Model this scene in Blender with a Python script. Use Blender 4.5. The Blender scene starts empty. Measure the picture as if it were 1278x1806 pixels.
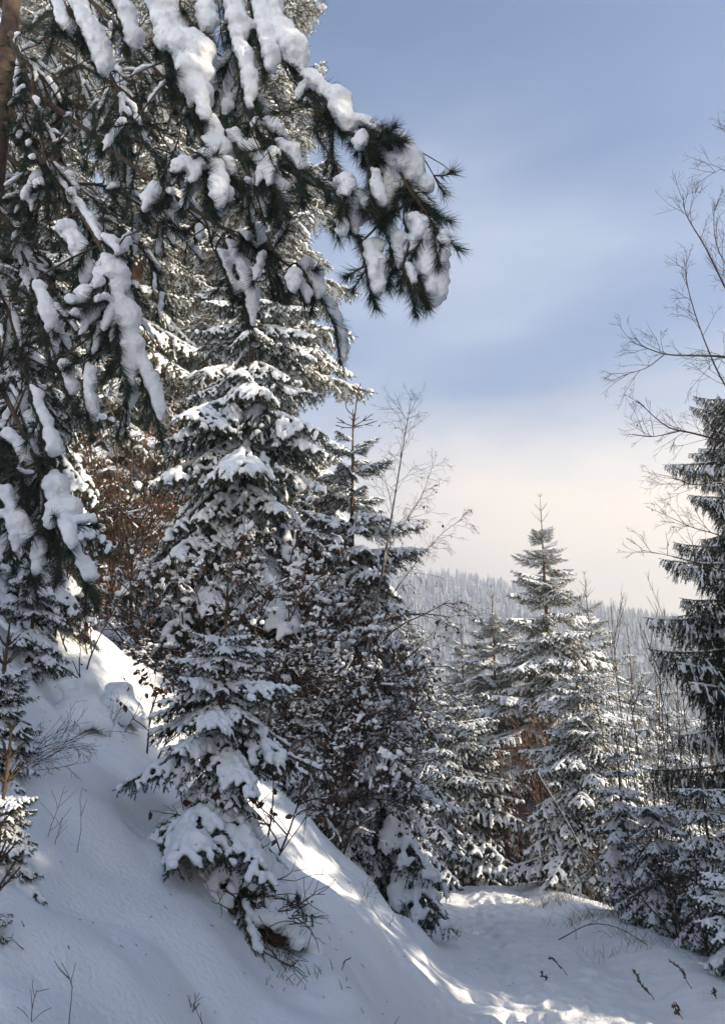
import bpy, math, random
import numpy as np
from mathutils import Vector, Matrix

R = math.radians
SC = bpy.context.scene
COL = SC.collection

# ------------------------------------------------------------------ camera, sky, sun, exposure
EYE = Vector((0.0, 0.0, 1.6))
PITCH = R(15.0)
FPX, PW, PH = 1364.0, 1278.0, 1806.0
cam = bpy.data.objects.new('camera', bpy.data.cameras.new('camera'))
COL.objects.link(cam)
cam.location = EYE
cam.rotation_euler = (R(90) + PITCH, 0, 0)
cam.data.sensor_fit = 'VERTICAL'
cam.data.sensor_height = 24.0
cam.data.lens = 24.0 * FPX / PH
cam.data.clip_start = 0.05
cam.data.clip_end = 3000
SC.camera = cam

SUN_AZ, SUN_EL = R(104), R(21)
w = bpy.data.worlds.new('World'); SC.world = w; w.use_nodes = True
nt = w.node_tree; N = nt.nodes; L = nt.links
bg = N['Background']; bg.inputs[1].default_value = 0.105
sky = N.new('ShaderNodeTexSky'); sky.sky_type = 'NISHITA'; sky.sun_disc = False
sky.sun_elevation = SUN_EL; sky.sun_rotation = SUN_AZ
sky.air_density = 1.25; sky.dust_density = 0.15; sky.ozone_density = 6.5
tc = N.new('ShaderNodeTexCoord')
sep = N.new('ShaderNodeSeparateXYZ'); L.new(tc.outputs['Generated'], sep.inputs[0])
mp = N.new('ShaderNodeMapping'); mp.inputs['Scale'].default_value = (1.0, 1.0, 3.2)
L.new(tc.outputs['Generated'], mp.inputs[0])
nz = N.new('ShaderNodeTexNoise'); nz.inputs['Scale'].default_value = 2.3; nz.inputs['Detail'].default_value = 5; nz.inputs['Roughness'].default_value = 0.5
L.new(mp.outputs[0], nz.inputs['Vector'])
nz2 = N.new('ShaderNodeTexNoise'); nz2.inputs['Scale'].default_value = 1.15; nz2.inputs['Detail'].default_value = 4; nz2.inputs['Roughness'].default_value = 0.45
mp2 = N.new('ShaderNodeMapping'); mp2.inputs['Scale'].default_value = (1.0, 1.0, 3.6); mp2.inputs['Location'].default_value = (3.1, 1.7, 0.4)
L.new(tc.outputs['Generated'], mp2.inputs[0]); L.new(mp2.outputs[0], nz2.inputs['Vector'])
def wmath(op, a, b=None, c=None, clamp=False):
    n = N.new('ShaderNodeMath'); n.operation = op; n.use_clamp = clamp
    for i, v in enumerate((a, b, c)):
        if v is None: continue
        if isinstance(v, (int, float)): n.inputs[i].default_value = v
        else: L.new(v, n.inputs[i])
    return n.outputs[0]
def wramp(v, lo, hi, a=0.0, b=1.0):
    n = N.new('ShaderNodeMapRange'); n.interpolation_type = 'SMOOTHSTEP'
    n.inputs[1].default_value = lo; n.inputs[2].default_value = hi
    n.inputs[3].default_value = a; n.inputs[4].default_value = b
    L.new(v, n.inputs[0]); return n.outputs[0]
elev = wmath('ADD', sep.outputs[2], wmath('MULTIPLY', wmath('SUBTRACT', nz.outputs[0], 0.5), 0.22))
bank_f = wramp(elev, 0.25, 0.43, 0.95, 0.0)           # cloud bank lying low all round the valley
wisp_f = wramp(nz2.outputs[0], 0.42, 0.70, 0.06, 0.60)   # thin high veil
mixc = N.new('ShaderNodeMix'); mixc.data_type = 'RGBA'
veil = N.new('ShaderNodeMix'); veil.data_type = 'RGBA'; L.new(wisp_f, veil.inputs[0]); L.new(sky.outputs[0], veil.inputs[6])
veil.inputs[7].default_value = (4.6, 5.1, 5.9, 1)
L.new(bank_f, mixc.inputs[0]); L.new(veil.outputs[2], mixc.inputs[6])
# cloud is warm on the sunward side and cool away from it
dotn = N.new('ShaderNodeVectorMath'); dotn.operation = 'DOT_PRODUCT'; L.new(tc.outputs['Generated'], dotn.inputs[0])
dotn.inputs[1].default_value = (math.sin(SUN_AZ) * math.cos(SUN_EL), math.cos(SUN_AZ) * math.cos(SUN_EL), math.sin(SUN_EL))
cloudc = N.new('ShaderNodeMix'); cloudc.data_type = 'RGBA'; L.new(wramp(dotn.outputs['Value'], -0.62, 0.10), cloudc.inputs[0])
cloudc.inputs[6].default_value = (1.05, 1.85, 3.4, 1); cloudc.inputs[7].default_value = (8.6, 7.3, 5.8, 1)
L.new(cloudc.outputs[2], mixc.inputs[7])
L.new(mixc.outputs[2], bg.inputs[0])

sd = Vector((math.sin(SUN_AZ) * math.cos(SUN_EL), math.cos(SUN_AZ) * math.cos(SUN_EL), math.sin(SUN_EL)))
sun = bpy.data.objects.new('sun', bpy.data.lights.new('sun', 'SUN')); COL.objects.link(sun)
sun.data.energy = 5.0; sun.data.angle = R(0.5); sun.data.color = (1.0, 0.85, 0.64)
sun.rotation_euler = sd.to_track_quat('Z', 'Y').to_euler()
sun.location = (30, 20, 40)

SC.view_settings.view_transform = 'Standard'; SC.view_settings.look = 'None'
SC.view_settings.exposure = 0.78; SC.view_settings.gamma = 1.0; SC.view_settings.use_curve_mapping = False
SC.render.engine = 'CYCLES'
cy = SC.cycles
cy.use_denoising = True; cy.max_bounces = 6; cy.diffuse_bounces = 3; cy.glossy_bounces = 2; cy.volume_bounces = 1
cy.transmission_bounces = 2; cy.caustics_reflective = False; cy.caustics_refractive = False

# ------------------------------------------------------------------ helpers
def at(u, v, Y):
    fx, fy = (u - 639.0) / FPX, (903.0 - v) / FPX
    d = np.array([fx, math.cos(PITCH) - fy * math.sin(PITCH), math.sin(PITCH) + fy * math.cos(PITCH)])
    s = Y / d[1]
    return np.array([d[0] * s, Y, EYE.z + d[2] * s])

def _hash(ix, iy, seed):
    n = (ix.astype(np.int64) * 374761393 + iy.astype(np.int64) * 668265263 + seed * 974634777) & 0x7fffffff
    n = ((n ^ (n >> 13)) * 1274126177) & 0x7fffffff
    n = (n ^ (n >> 16)) & 0xffff
    return n / 65535.0
def vnoise(x, y, seed=0):
    x0 = np.floor(x); y0 = np.floor(y); fx = x - x0; fy = y - y0
    fx = fx * fx * fx * (fx * (fx * 6 - 15) + 10); fy = fy * fy * fy * (fy * (fy * 6 - 15) + 10)
    a = _hash(x0, y0, seed); b = _hash(x0 + 1, y0, seed); c = _hash(x0, y0 + 1, seed); d = _hash(x0 + 1, y0 + 1, seed)
    return (a * (1 - fx) + b * fx) * (1 - fy) + (c * (1 - fx) + d * fx) * fy - 0.5
def sstep(a, b, x):
    t = np.clip((x - a) / (b - a), 0, 1); return t * t * (3 - 2 * t)

def xc(y):
    y = np.asarray(y, float)
    base = 1.42 + 0.075 * np.clip(y, -8, 20)
    k = np.clip(y - 19.0, 0, 9)
    return base - 0.022 * k * k - np.clip(y - 28.0, 0, 100) * 0.2
def zpath(y):
    y = np.asarray(y, float)
    return -0.11 * np.clip(y, -40, 19.5) - 0.19 * np.clip(y - 19.5, 0, 45) + 0.0 * y
RNG = np.random.default_rng(11)
# footprints and boot dents along the path: (t, y, angle, depth)
PRINTS = []
for line, off in ((0, -0.55), (1, -0.15), (2, 0.25), (3, -0.9)):
    yy = 5.0 + RNG.random() * 0.5
    side = 1
    while yy < 20:
        PRINTS.append((off + side * 0.11 + RNG.normal(0, 0.06) + 0.15 * math.sin(yy * 0.5 + line), yy, RNG.normal(0, 0.2), 0.022 + 0.03 * RNG.random()))
        yy += 0.33 + 0.1 * RNG.random(); side = -side
# named hollows and mounds on the bank (x, y, radius, height), filled further down
BUMPS = []
def ground(x, y, fine=True):
    x = np.asarray(x, float); y = np.asarray(y, float)
    t = x - xc(y)
    z = zpath(y)
    wob = vnoise(y * 0.45, y * 0 + 3.3, 5) * 0.5 + vnoise(y * 1.3, y * 0 + 1.3, 6) * 0.22
    s = -(t + 1.28 + wob + .38 * sstep(9, 13, y))
    rise = 0.86 * (np.sqrt(s * s + 0.18 ** 2) + s) / 2
    rise = np.where(rise > 9, 9 + (rise - 9) * 0.75, rise)
    r = t - 1.35
    fall = -0.46 * (np.sqrt((r - 0.7) ** 2 + 0.3 ** 2) + (r - 0.7)) / 2
    fall = np.maximum(fall, -26)
    berm = 0.10 * np.exp(-((r + 0.05) / 0.4) ** 2)
    z = z + rise + fall + berm
    on = sstep(-0.3, 0.7, s)       # on the bank
    z = z + on * (vnoise(x * 0.55, y * 0.42, 1) * 0.40 + vnoise(x * 1.35 + 4, y * 1.1, 2) * 0.26 + vnoise(x * 2.3 + 9, y * 1.9, 14) * 0.10 + vnoise(x * 3.1, y * 2.6, 3) * 0.07)
    z = z + (1 - on) * (vnoise(x * 1.1, y * 0.8, 7) * 0.08)
    # wheel tracks, drifted over
    z = z - (1 - on) * 0.05 * (np.exp(-((t + 0.62) / 0.22) ** 2) + np.exp(-((t - 0.68) / 0.22) ** 2))
    if fine:
        # ridges of snow slid down the toe of the bank, and small lumps
        z = z + sstep(-0.5, 0.1, s) * (1 - sstep(1.2, 2.4, s)) * np.abs(vnoise(x * 2.0 + y * 1.1, y * 1.6 - x, 8)) * 0.22
        z = z + vnoise(x * 7, y * 7, 9) * 0.018 + vnoise(x * 15, y * 15, 10) * 0.007
        pathmask = (1 - on) * sstep(1.5, 0.9, np.abs(t))
        z = z + pathmask * (vnoise(x * 5.2, y * 4.1, 12) * 0.035 + vnoise(x * 11, y * 10, 13) * 0.018)
    for bx, by, br, bh in BUMPS:
        d2 = ((x - bx) ** 2 + (y - by) ** 2) / (br * br)
        z = z + bh * np.exp(-d2)
    return z
def add_prints(x, y, z):
    t = x - xc(y)
    m = (np.abs(t) < 1.6) & (y > 4.5) & (y < 20.5)
    tt, yy, zz = t[m], y[m], z[m]
    for (pt, py, pa, pd) in PRINTS:
        sel = np.abs(yy - py) < 0.4
        a = tt[sel] - pt; b = yy[sel] - py
        a2 = a * math.cos(pa) + b * math.sin(pa); b2 = -a * math.sin(pa) + b * math.cos(pa)
        q = (a2 / 0.075) ** 2 + (b2 / 0.16) ** 2
        zz[sel] += -pd * np.exp(-q * q) + pd * 0.35 * np.exp(-((np.sqrt(q) - 1.5) / 0.35) ** 2)
    z[m] = zz
    # pits where lumps have dropped from the boughs, and the crumbs they left
    rg = np.random.default_rng(44)
    for k in range(240):
        py = rg.uniform(3.0, 15.0); px = float(xc(py)) - 1.3 - rg.uniform(-.6, 3.4) if rg.random() < .8 else float(xc(py)) + rg.uniform(-1, 1.2)
        r = rg.uniform(.025, .09); d = rg.uniform(.3, .8) * r * (1 if rg.random() < .6 else -.7)
        sel = (np.abs(x - px) < r * 3) & (np.abs(y - py) < r * 3)
        q = ((x[sel] - px) ** 2 + (y[sel] - py) ** 2) / (r * r)
        z[sel] -= d * np.exp(-q * q)
    return z
def G(x, y): return float(ground(np.array([x]), np.array([y]))[0])
def on_ground(u, v):
    lo, hi = 1.5, 60.0
    p = None
    Y = lo
    while Y < hi:
        p = at(u, v, Y)
        if p[2] <= G(p[0], p[1]): break
        Y += 0.05
    return p

# ---------------------------------------------------------------- materials
def new_mat(name):
    m = bpy.data.materials.new(name); m.use_nodes = True
    return m, m.node_tree.nodes, m.node_tree.links, m.node_tree.nodes['Principled BSDF']
def noisy_mat(name, c1, c2, scale, rough=0.8, bump=0.0, bump_scale=None, lo=0.35, hi=0.65, objvar=0.0, coord='Object', spec=0.3):
    m, n, l, p = new_mat(name)
    t = n.new('ShaderNodeTexCoord'); x = n.new('ShaderNodeTexNoise'); x.inputs['Scale'].default_value = scale; x.inputs['Detail'].default_value = 4
    l.new(t.outputs[coord], x.inputs['Vector'])
    r = n.new('ShaderNodeMapRange'); r.inputs[1].default_value = lo; r.inputs[2].default_value = hi
    l.new(x.outputs[0], r.inputs[0])
    mx = n.new('ShaderNodeMix'); mx.data_type = 'RGBA'; l.new(r.outputs[0], mx.inputs[0])
    mx.inputs[6].default_value = (*c1, 1); mx.inputs[7].default_value = (*c2, 1)
    out = mx.outputs[2]
    if objvar:
        oi = n.new('ShaderNodeObjectInfo'); hv = n.new('ShaderNodeHueSaturation')
        mr = n.new('ShaderNodeMapRange'); mr.inputs[3].default_value = 1 - objvar; mr.inputs[4].default_value = 1 + objvar
        l.new(oi.outputs['Random'], mr.inputs[0]); l.new(mr.outputs[0], hv.inputs['Value']); l.new(out, hv.inputs['Color']); out = hv.outputs[0]
    l.new(out, p.inputs['Base Color'])
    p.inputs['Roughness'].default_value = rough; p.inputs['Specular IOR Level'].default_value = spec
    if bump:
        bn = n.new('ShaderNodeTexNoise'); bn.inputs['Scale'].default_value = bump_scale or scale * 3; bn.inputs['Detail'].default_value = 5
        l.new(t.outputs[coord], bn.inputs['Vector'])
        b = n.new('ShaderNodeBump'); b.inputs['Strength'].default_value = 0.6; b.inputs['Distance'].default_value = bump
        l.new(bn.outputs[0], b.inputs['Height']); l.new(b.outputs[0], p.inputs['Normal'])
    return m
M = {}
M['snow_ground'] = noisy_mat('ground_snow', (.80, .84, .89), (.85, .88, .92), 3.0, 0.55, 0.020, 42)
M['snow_path'] = noisy_mat('path_snow', (.78, .80, .83), (.87, .88, .90), 4.0, 0.6, 0.022, 34)
M['snow'] = noisy_mat('branch_snow', (.80, .84, .89), (.85, .88, .92), 5.0, 0.55, 0.008, 55)
M['needle'] = noisy_mat('spruce_needles', (.018, .032, .018), (.042, .056, .026), 2.2, 0.55, objvar=0.3, spec=.12)
M['needle_far'] = noisy_mat('sun_toned_spruce_needles', (.070, .070, .030), (.160, .135, .055), 1.2, 0.55, objvar=0.3, spec=.12)  # lighter golden copy of the spruce needles, with sunlight put into the colour
M['needle_pine'] = noisy_mat('pine_needles', (.014, .032, .026), (.065, .085, .058), 9.0, 0.5, objvar=0.25, spec=.15)
M['bark'] = noisy_mat('spruce_bark', (.060, .040, .028), (.17, .115, .075), 9.0, 0.9, 0.012, 40)
M['bark_red'] = noisy_mat('red_brown_bark', (.085, .048, .030), (.20, .115, .068), 7.0, 0.9, 0.012, 40)
M['twig'] = noisy_mat('grey_brown_twig', (.045, .030, .022), (.11, .078, .055), 12.0, 0.8)
M['twig_red'] = noisy_mat('russet_twig', (.085, .048, .026), (.17, .098, .055), 12.0, 0.8)
M['birch'] = noisy_mat('birch_bark', (.06, .05, .045), (.32, .29, .26), 9.0, 0.7, lo=.4, hi=.55)
M['hill'] = noisy_mat('hazed_wooded_hill', (.22, .235, .25), (.50, .53, .56), .05, 0.9, coord='Object')  # evened to grey so the slope's colour carries some distance haze
M['leaf'] = noisy_mat('dead_leaf', (.050, .024, .016), (.14, .065, .036), 9.0, 0.65)
M['leaf_orange'] = noisy_mat('orange_dead_leaf', (.13, .055, .022), (.24, .11, .045), 5.0, 0.65)
M['stalk'] = noisy_mat('dry_stalk', (.055, .035, .022), (.14, .095, .055), 20.0, 0.8)
M['grass'] = noisy_mat('dry_grass', (.16, .10, .045), (.30, .21, .10), 6.0, 0.8)
M['earth'] = noisy_mat('dark_earth', (.020, .014, .010), (.075, .05, .03), 8.0, 0.95, 0.03, 30)
M['far_needle_hazed'] = noisy_mat('far_forest', (.17, .185, .195), (.46, .49, .52), 0.10, 0.8, lo=.3, hi=.9, spec=.1)  # frosted trees, paled further to paint distance haze into their colour

# ---------------------------------------------------------------- mesh building
class MB:
    def __init__(self): self.v = []; self.t = []; self.q = []; self.tm = []; self.qm = []; self.n = 0
    def add(self, v, tris=None, quads=None, mat=0):
        v = np.asarray(v, float).reshape(-1, 3)
        if tris is not None and len(tris):
            self.t.append(np.asarray(tris, np.int64) + self.n); self.tm.append(np.full(len(tris), mat, np.int32))
        if quads is not None and len(quads):
            self.q.append(np.asarray(quads, np.int64) + self.n); self.qm.append(np.full(len(quads), mat, np.int32))
        self.v.append(v); self.n += len(v)
    def mesh(self, name, mats, smooth=True):
        me = bpy.data.meshes.new(name)
        V = np.concatenate(self.v) if self.v else np.zeros((0, 3))
        T = np.concatenate(self.t) if self.t else np.zeros((0, 3), np.int64)
        Q = np.concatenate(self.q) if self.q else np.zeros((0, 4), np.int64)
        nt_, nq = len(T), len(Q)
        me.vertices.add(len(V)); me.vertices.foreach_set('co', V.astype(np.float32).ravel())
        me.loops.add(nt_ * 3 + nq * 4)
        me.loops.foreach_set('vertex_index', np.concatenate([T.ravel(), Q.ravel()]).astype(np.int32))
        me.polygons.add(nt_ + nq)
        ls = np.concatenate([np.arange(nt_) * 3, nt_ * 3 + np.arange(nq) * 4]).astype(np.int32)
        me.polygons.foreach_set('loop_start', ls)
        mi = np.concatenate([np.concatenate(self.tm) if self.tm else np.zeros(0, np.int32), np.concatenate(self.qm) if self.qm else np.zeros(0, np.int32)])
        for m in mats: me.materials.append(m)
        if len(mi): me.polygons.foreach_set('material_index', mi.astype(np.int32))
        me.polygons.foreach_set('use_smooth', np.full(nt_ + nq, smooth, bool))
        me.update(calc_edges=True)
        return me

def unit(a):
    a = np.asarray(a, float); return a / np.maximum(np.linalg.norm(a, axis=-1, keepdims=True), 1e-9)
def tube(mb, pts, rad, sides=5, mat=0, cap=True):
    pts = np.asarray(pts, float); n = len(pts)
    rad = np.broadcast_to(np.asarray(rad, float), (n,))
    tan = unit(np.gradient(pts, axis=0))
    ref = np.array([0, 0, 1.0]) if abs(tan[0, 2]) < 0.8 else np.array([1.0, 0, 0])
    a = unit(np.cross(tan, ref)); b = np.cross(tan, a)
    th = np.arange(sides) * 2 * np.pi / sides
    V = pts[:, None, :] + rad[:, None, None] * (np.cos(th)[None, :, None] * a[:, None, :] + np.sin(th)[None, :, None] * b[:, None, :])
    i = np.arange(n - 1)[:, None] * sides; j = np.arange(sides)[None, :]; j2 = (j + 1) % sides
    Q = np.stack([i + j, i + j2, i + sides + j2, i + sides + j], -1).reshape(-1, 4)
    mb.add(V, quads=Q, mat=mat)
    if cap:
        k = (n - 1) * sides
        mb.add(np.vstack([V[-1], pts[-1:] + tan[-1:] * rad[-1]]), tris=[[q, (q + 1) % sides, sides] for q in range(sides)], mat=mat)
def sample_line(pts, u):
    pts = np.asarray(pts, float)
    x = np.clip(u, 0, 1) * (len(pts) - 1); i = np.minimum(x.astype(int), len(pts) - 2); f = (x - i)[:, None]
    p = pts[i] * (1 - f) + pts[i + 1] * f
    return p, unit(pts[i + 1] - pts[i])
def needles_on(mb, pts, count, ln, wd, rng, ang=(35, 65), u0=0.0, mat=1, flat=0.0, tipfan=0):
    if count < 1: return
    u = u0 + (1 - u0) * rng.random(count)
    p, t = sample_line(pts, u)
    rnd = rng.normal(size=(count, 3)); rnd[:, 2] *= (1 - flat)
    perp = unit(rnd - (rnd * t).sum(1, keepdims=True) * t)
    a = np.radians(rng.uniform(ang[0], ang[1], count))[:, None]
    if tipfan: a = a * np.clip((1.02 - u)[:, None] * 4, 0.25, 1)
    d = t * np.cos(a) + perp * np.sin(a)
    l = (ln * rng.uniform(0.75, 1.15, count))[:, None]
    s = unit(np.cross(d, rng.normal(size=(count, 3)))) * wd * 0.5
    V = np.stack([p - s, p + s, p + d * l], 1).reshape(-1, 3)
    T = np.arange(count * 3).reshape(-1, 3)
    mb.add(V, tris=T, mat=mat)

def catmull(P, n):
    P = np.asarray(P, float)
    P = np.vstack([2 * P[0] - P[1], P, 2 * P[-1] - P[-2]])
    out = []
    seg = len(P) - 3
    for u in np.linspace(0, seg - 1e-6, n):
        i = int(u); f = u - i; a, b, c, d = P[i:i + 4]
        out.append(.5 * ((2 * b) + (-a + c) * f + (2 * a - 5 * b + 4 * c - d) * f * f + (-a + 3 * b - 3 * c + d) * f ** 3))
    return np.array(out)
def _ico():
    f = (1 + 5 ** .5) / 2
    v = [(-1, f, 0), (1, f, 0), (-1, -f, 0), (1, -f, 0), (0, -1, f), (0, 1, f), (0, -1, -f), (0, 1, -f), (f, 0, -1), (f, 0, 1), (-f, 0, -1), (-f, 0, 1)]
    t = [(0, 11, 5), (0, 5, 1), (0, 1, 7), (0, 7, 10), (0, 10, 11), (1, 5, 9), (5, 11, 4), (11, 10, 2), (10, 7, 6), (7, 1, 8), (3, 9, 4), (3, 4, 2), (3, 2, 6), (3, 6, 8), (3, 8, 9), (4, 9, 5), (2, 4, 11), (6, 2, 10), (8, 6, 7), (9, 8, 1)]
    v = [np.array(x) / np.linalg.norm(x) for x in v]; cache = {}
    def mid(a, b):
        k = (min(a, b), max(a, b))
        if k not in cache:
            m = v[a] + v[b]; v.append(m / np.linalg.norm(m)); cache[k] = len(v) - 1
        return cache[k]
    out = []
    for a, b, c in t:
        x, y, z = mid(a, b), mid(b, c), mid(c, a); out += [(a, x, z), (b, y, x), (c, z, y), (x, y, z)]
    return np.array(v), np.array(out)
ICO_V, ICO_T = _ico()
def blobs(name, cen, rad, voxel, smooth=5, flat=0.8, noise_amp=0.0, decimate=None, mats=None, seed=0, rough=.45):
    """lumps of snow that have grown together: a union of spheres, remeshed and smoothed"""
    cen = np.asarray(cen, float); rad = np.asarray(rad, float)
    rng = np.random.default_rng(seed + 5)
    V = ICO_V[None] * rad[:, None, None] * np.array([1, 1, flat]) * (1 + noise_amp * rng.normal(size=(len(cen), len(ICO_V), 1))) + cen[:, None, :]
    T = ICO_T[None] + (np.arange(len(cen)) * len(ICO_V))[:, None, None]
    mb = MB(); mb.add(V.reshape(-1, 3), tris=T.reshape(-1, 3))
    me = mb.mesh(name + '_raw', [])
    o = bpy.data.objects.new('raw', me); COL.objects.link(o)
    m = o.modifiers.new('r', 'REMESH'); m.mode = 'VOXEL'; m.voxel_size = voxel; m.use_smooth_shade = True
    s = o.modifiers.new('s', 'SMOOTH'); s.factor = 0.5; s.iterations = smooth
    if decimate:
        d = o.modifiers.new('d', 'DECIMATE'); d.ratio = decimate
    dg = bpy.context.evaluated_depsgraph_get()
    out = bpy.data.meshes.new_from_object(o.evaluated_get(dg)); out.name = name
    if rough:
        n_ = len(out.vertices); co = np.empty(n_ * 3, np.float32); out.vertices.foreach_get('co', co); co = co.reshape(-1, 3).astype(float)
        no = np.empty(n_ * 3, np.float32); out.vertices.foreach_get('normal', no); no = no.reshape(-1, 3)
        mr = float(np.mean(rad)); f1 = .9 / mr; f2 = 2.4 / mr; f3 = 5.5 / mr; X_, Y_, Z_ = co.T
        a = (vnoise(X_ * f1 + Z_ * f1 * .7, Y_ * f1 - Z_ * f1 * .6, seed + 1) + .5 * vnoise(X_ * f2 - Z_ * f2 * .6, Y_ * f2 + Z_ * f2 * .8, seed + 2) + .35 * vnoise(X_ * f3 + Z_ * f3 * .5, Y_ * f3 - Z_ * f3, seed + 3)) * mr * rough
        co = co + no * a[:, None]
        out.vertices.foreach_set('co', co.astype(np.float32).ravel()); out.update()
    bpy.data.objects.remove(o); bpy.data.meshes.remove(me)
    out.materials.clear()
    for mm in (mats or [M['snow']]): out.materials.append(mm)
    out.polygons.foreach_set('use_smooth', np.ones(len(out.polygons), bool)); out.polygons.foreach_set('material_index', np.zeros(len(out.polygons), np.int32))
    return out

def link(name, me, parent=None, mat=None):
    o = bpy.data.objects.new(name, me); COL.objects.link(o)
    if parent is not None: o.parent = parent
    return o
def thing(name, label, cat, loc=(0, 0, 0), group=None):
    o = bpy.data.objects.new(name, None); COL.objects.link(o); o.location = loc
    o['label'] = label; o['category'] = cat
    if group: o['group'] = group
    return o
def structure(o): o['kind'] = 'structure'; return o

# ---------------------------------------------------------------- ground and far hill
SOFT = []   # (filled before the ground is meshed)
p_soil = at(445, 1640, 7.55)
P_MOUND1 = on_ground(140, 1270); P_MOUND2 = on_ground(208, 1262)
BUMPS += [(p_soil[0], p_soil[1] - .1, .22, -.10)]
def build_ground():
    ys = np.concatenate([np.arange(-30, 1.5, 0.9), np.arange(1.5, 5, 0.06), np.arange(5, 12, 0.037), np.arange(12, 22, 0.05), np.arange(22, 40, 0.3), np.arange(40, 112, 1.5)])
    ts = np.concatenate([np.arange(-110, -16, 2.0), np.arange(-16, -9, 0.25), np.arange(-9, -4.6, 0.07), np.arange(-4.6, -1.36, 0.046)])
    tp = np.linspace(-1.36, 1.32, 76)
    tr = np.concatenate([np.arange(1.36, 3.2, 0.07), np.arange(3.2, 9, 0.3), np.arange(9, 130, 2.2)])
    tt = np.concatenate([ts, tp, tr])
    T, Y = np.meshgrid(tt, ys)
    X = T + xc(Y)
    Z = ground(X, Y); Z = add_prints(X.ravel(), Y.ravel(), Z.ravel()).reshape(Z.shape)
    P = np.stack([X, Y, Z], -1)
    du = np.gradient(P, axis=1); dv = np.gradient(P, axis=0); Nn = unit(np.cross(du, dv))
    a, b = len(ts), len(ts) + len(tp) - 1
    def part(c0, c1, name, mat, y0=None, y1=None):
        rr = np.arange(len(ys)); W = c1 - c0 + 1; H = len(rr)
        mb = MB(); V = P[:, c0:c1 + 1].reshape(-1, 3)
        i = np.arange(H - 1)[:, None] * W; j = np.arange(W - 1)[None]
        mb.add(V, quads=np.stack([i + j, i + j + 1, i + W + j + 1, i + W + j], -1).reshape(-1, 4))
        me = mb.mesh(name, [mat])
        me.normals_split_custom_set_from_vertices(Nn[:, c0:c1 + 1].reshape(-1, 3).tolist())
        return structure(link(name, me))
    part(0, a, 'snowy_bank', M['snow_ground'])
    part(a, b, 'path', M['snow_path'])
    part(b, len(tt) - 1, 'snowy_verge', M['snow_ground'])
build_ground()

def hill_z(x, y):
    ridge = np.clip(160 - 0.24 * x + 26 * vnoise(x * 0.008, x * 0, 31), 30, 150)
    return -36 + (ridge + 36) * sstep(70, 880, y) + vnoise(x * 0.03, y * 0.03, 32) * 9
def build_hill():
    xs = np.arange(-620, 621, 13.0); ys = np.arange(62, 921, 13.0)
    X, Y = np.meshgrid(xs, ys); Z = hill_z(X, Y)
    mb = MB(); W = len(xs); H = len(ys)
    i = np.arange(H - 1)[:, None] * W; j = np.arange(W - 1)[None]
    mb.add(np.stack([X, Y, Z], -1), quads=np.stack([i + j, i + j + 1, i + W + j + 1, i + W + j], -1).reshape(-1, 4))
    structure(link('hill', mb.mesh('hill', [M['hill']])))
    rng = np.random.default_rng(3)
    mb = MB()
    for n in range(5600):
        y = 110 + 790 * rng.random() ** .8; x = rng.uniform(-.12, .62) * y
        z = float(hill_z(np.array([x]), np.array([y]))[0]); h = rng.uniform(7, 15); r = h * rng.uniform(.15, .24)
        for k in range(4):
            m = 6; th = np.arange(m) * 2 * np.pi / m + rng.random()
            rr = r * (1 - k * .23) * rng.uniform(.7, 1.25, m)
            zb = z + h * (.04 + .21 * k)
            V = np.vstack([np.stack([x + rr * np.cos(th), y + rr * np.sin(th), zb + rng.uniform(-.3, .3, m)], -1), [[x, y, zb + h * (.36 if k < 3 else .32)]]])
            mb.add(V, tris=[[q, (q + 1) % m, m] for q in range(m)])
    o = link('far_forest', mb.mesh('far_forest', [M['far_needle_hazed']], smooth=False)); o['kind'] = 'stuff'
    o['label'] = 'dim forest on the far hillside fading into pale fog'; o['category'] = 'forest'
build_hill()

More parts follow.
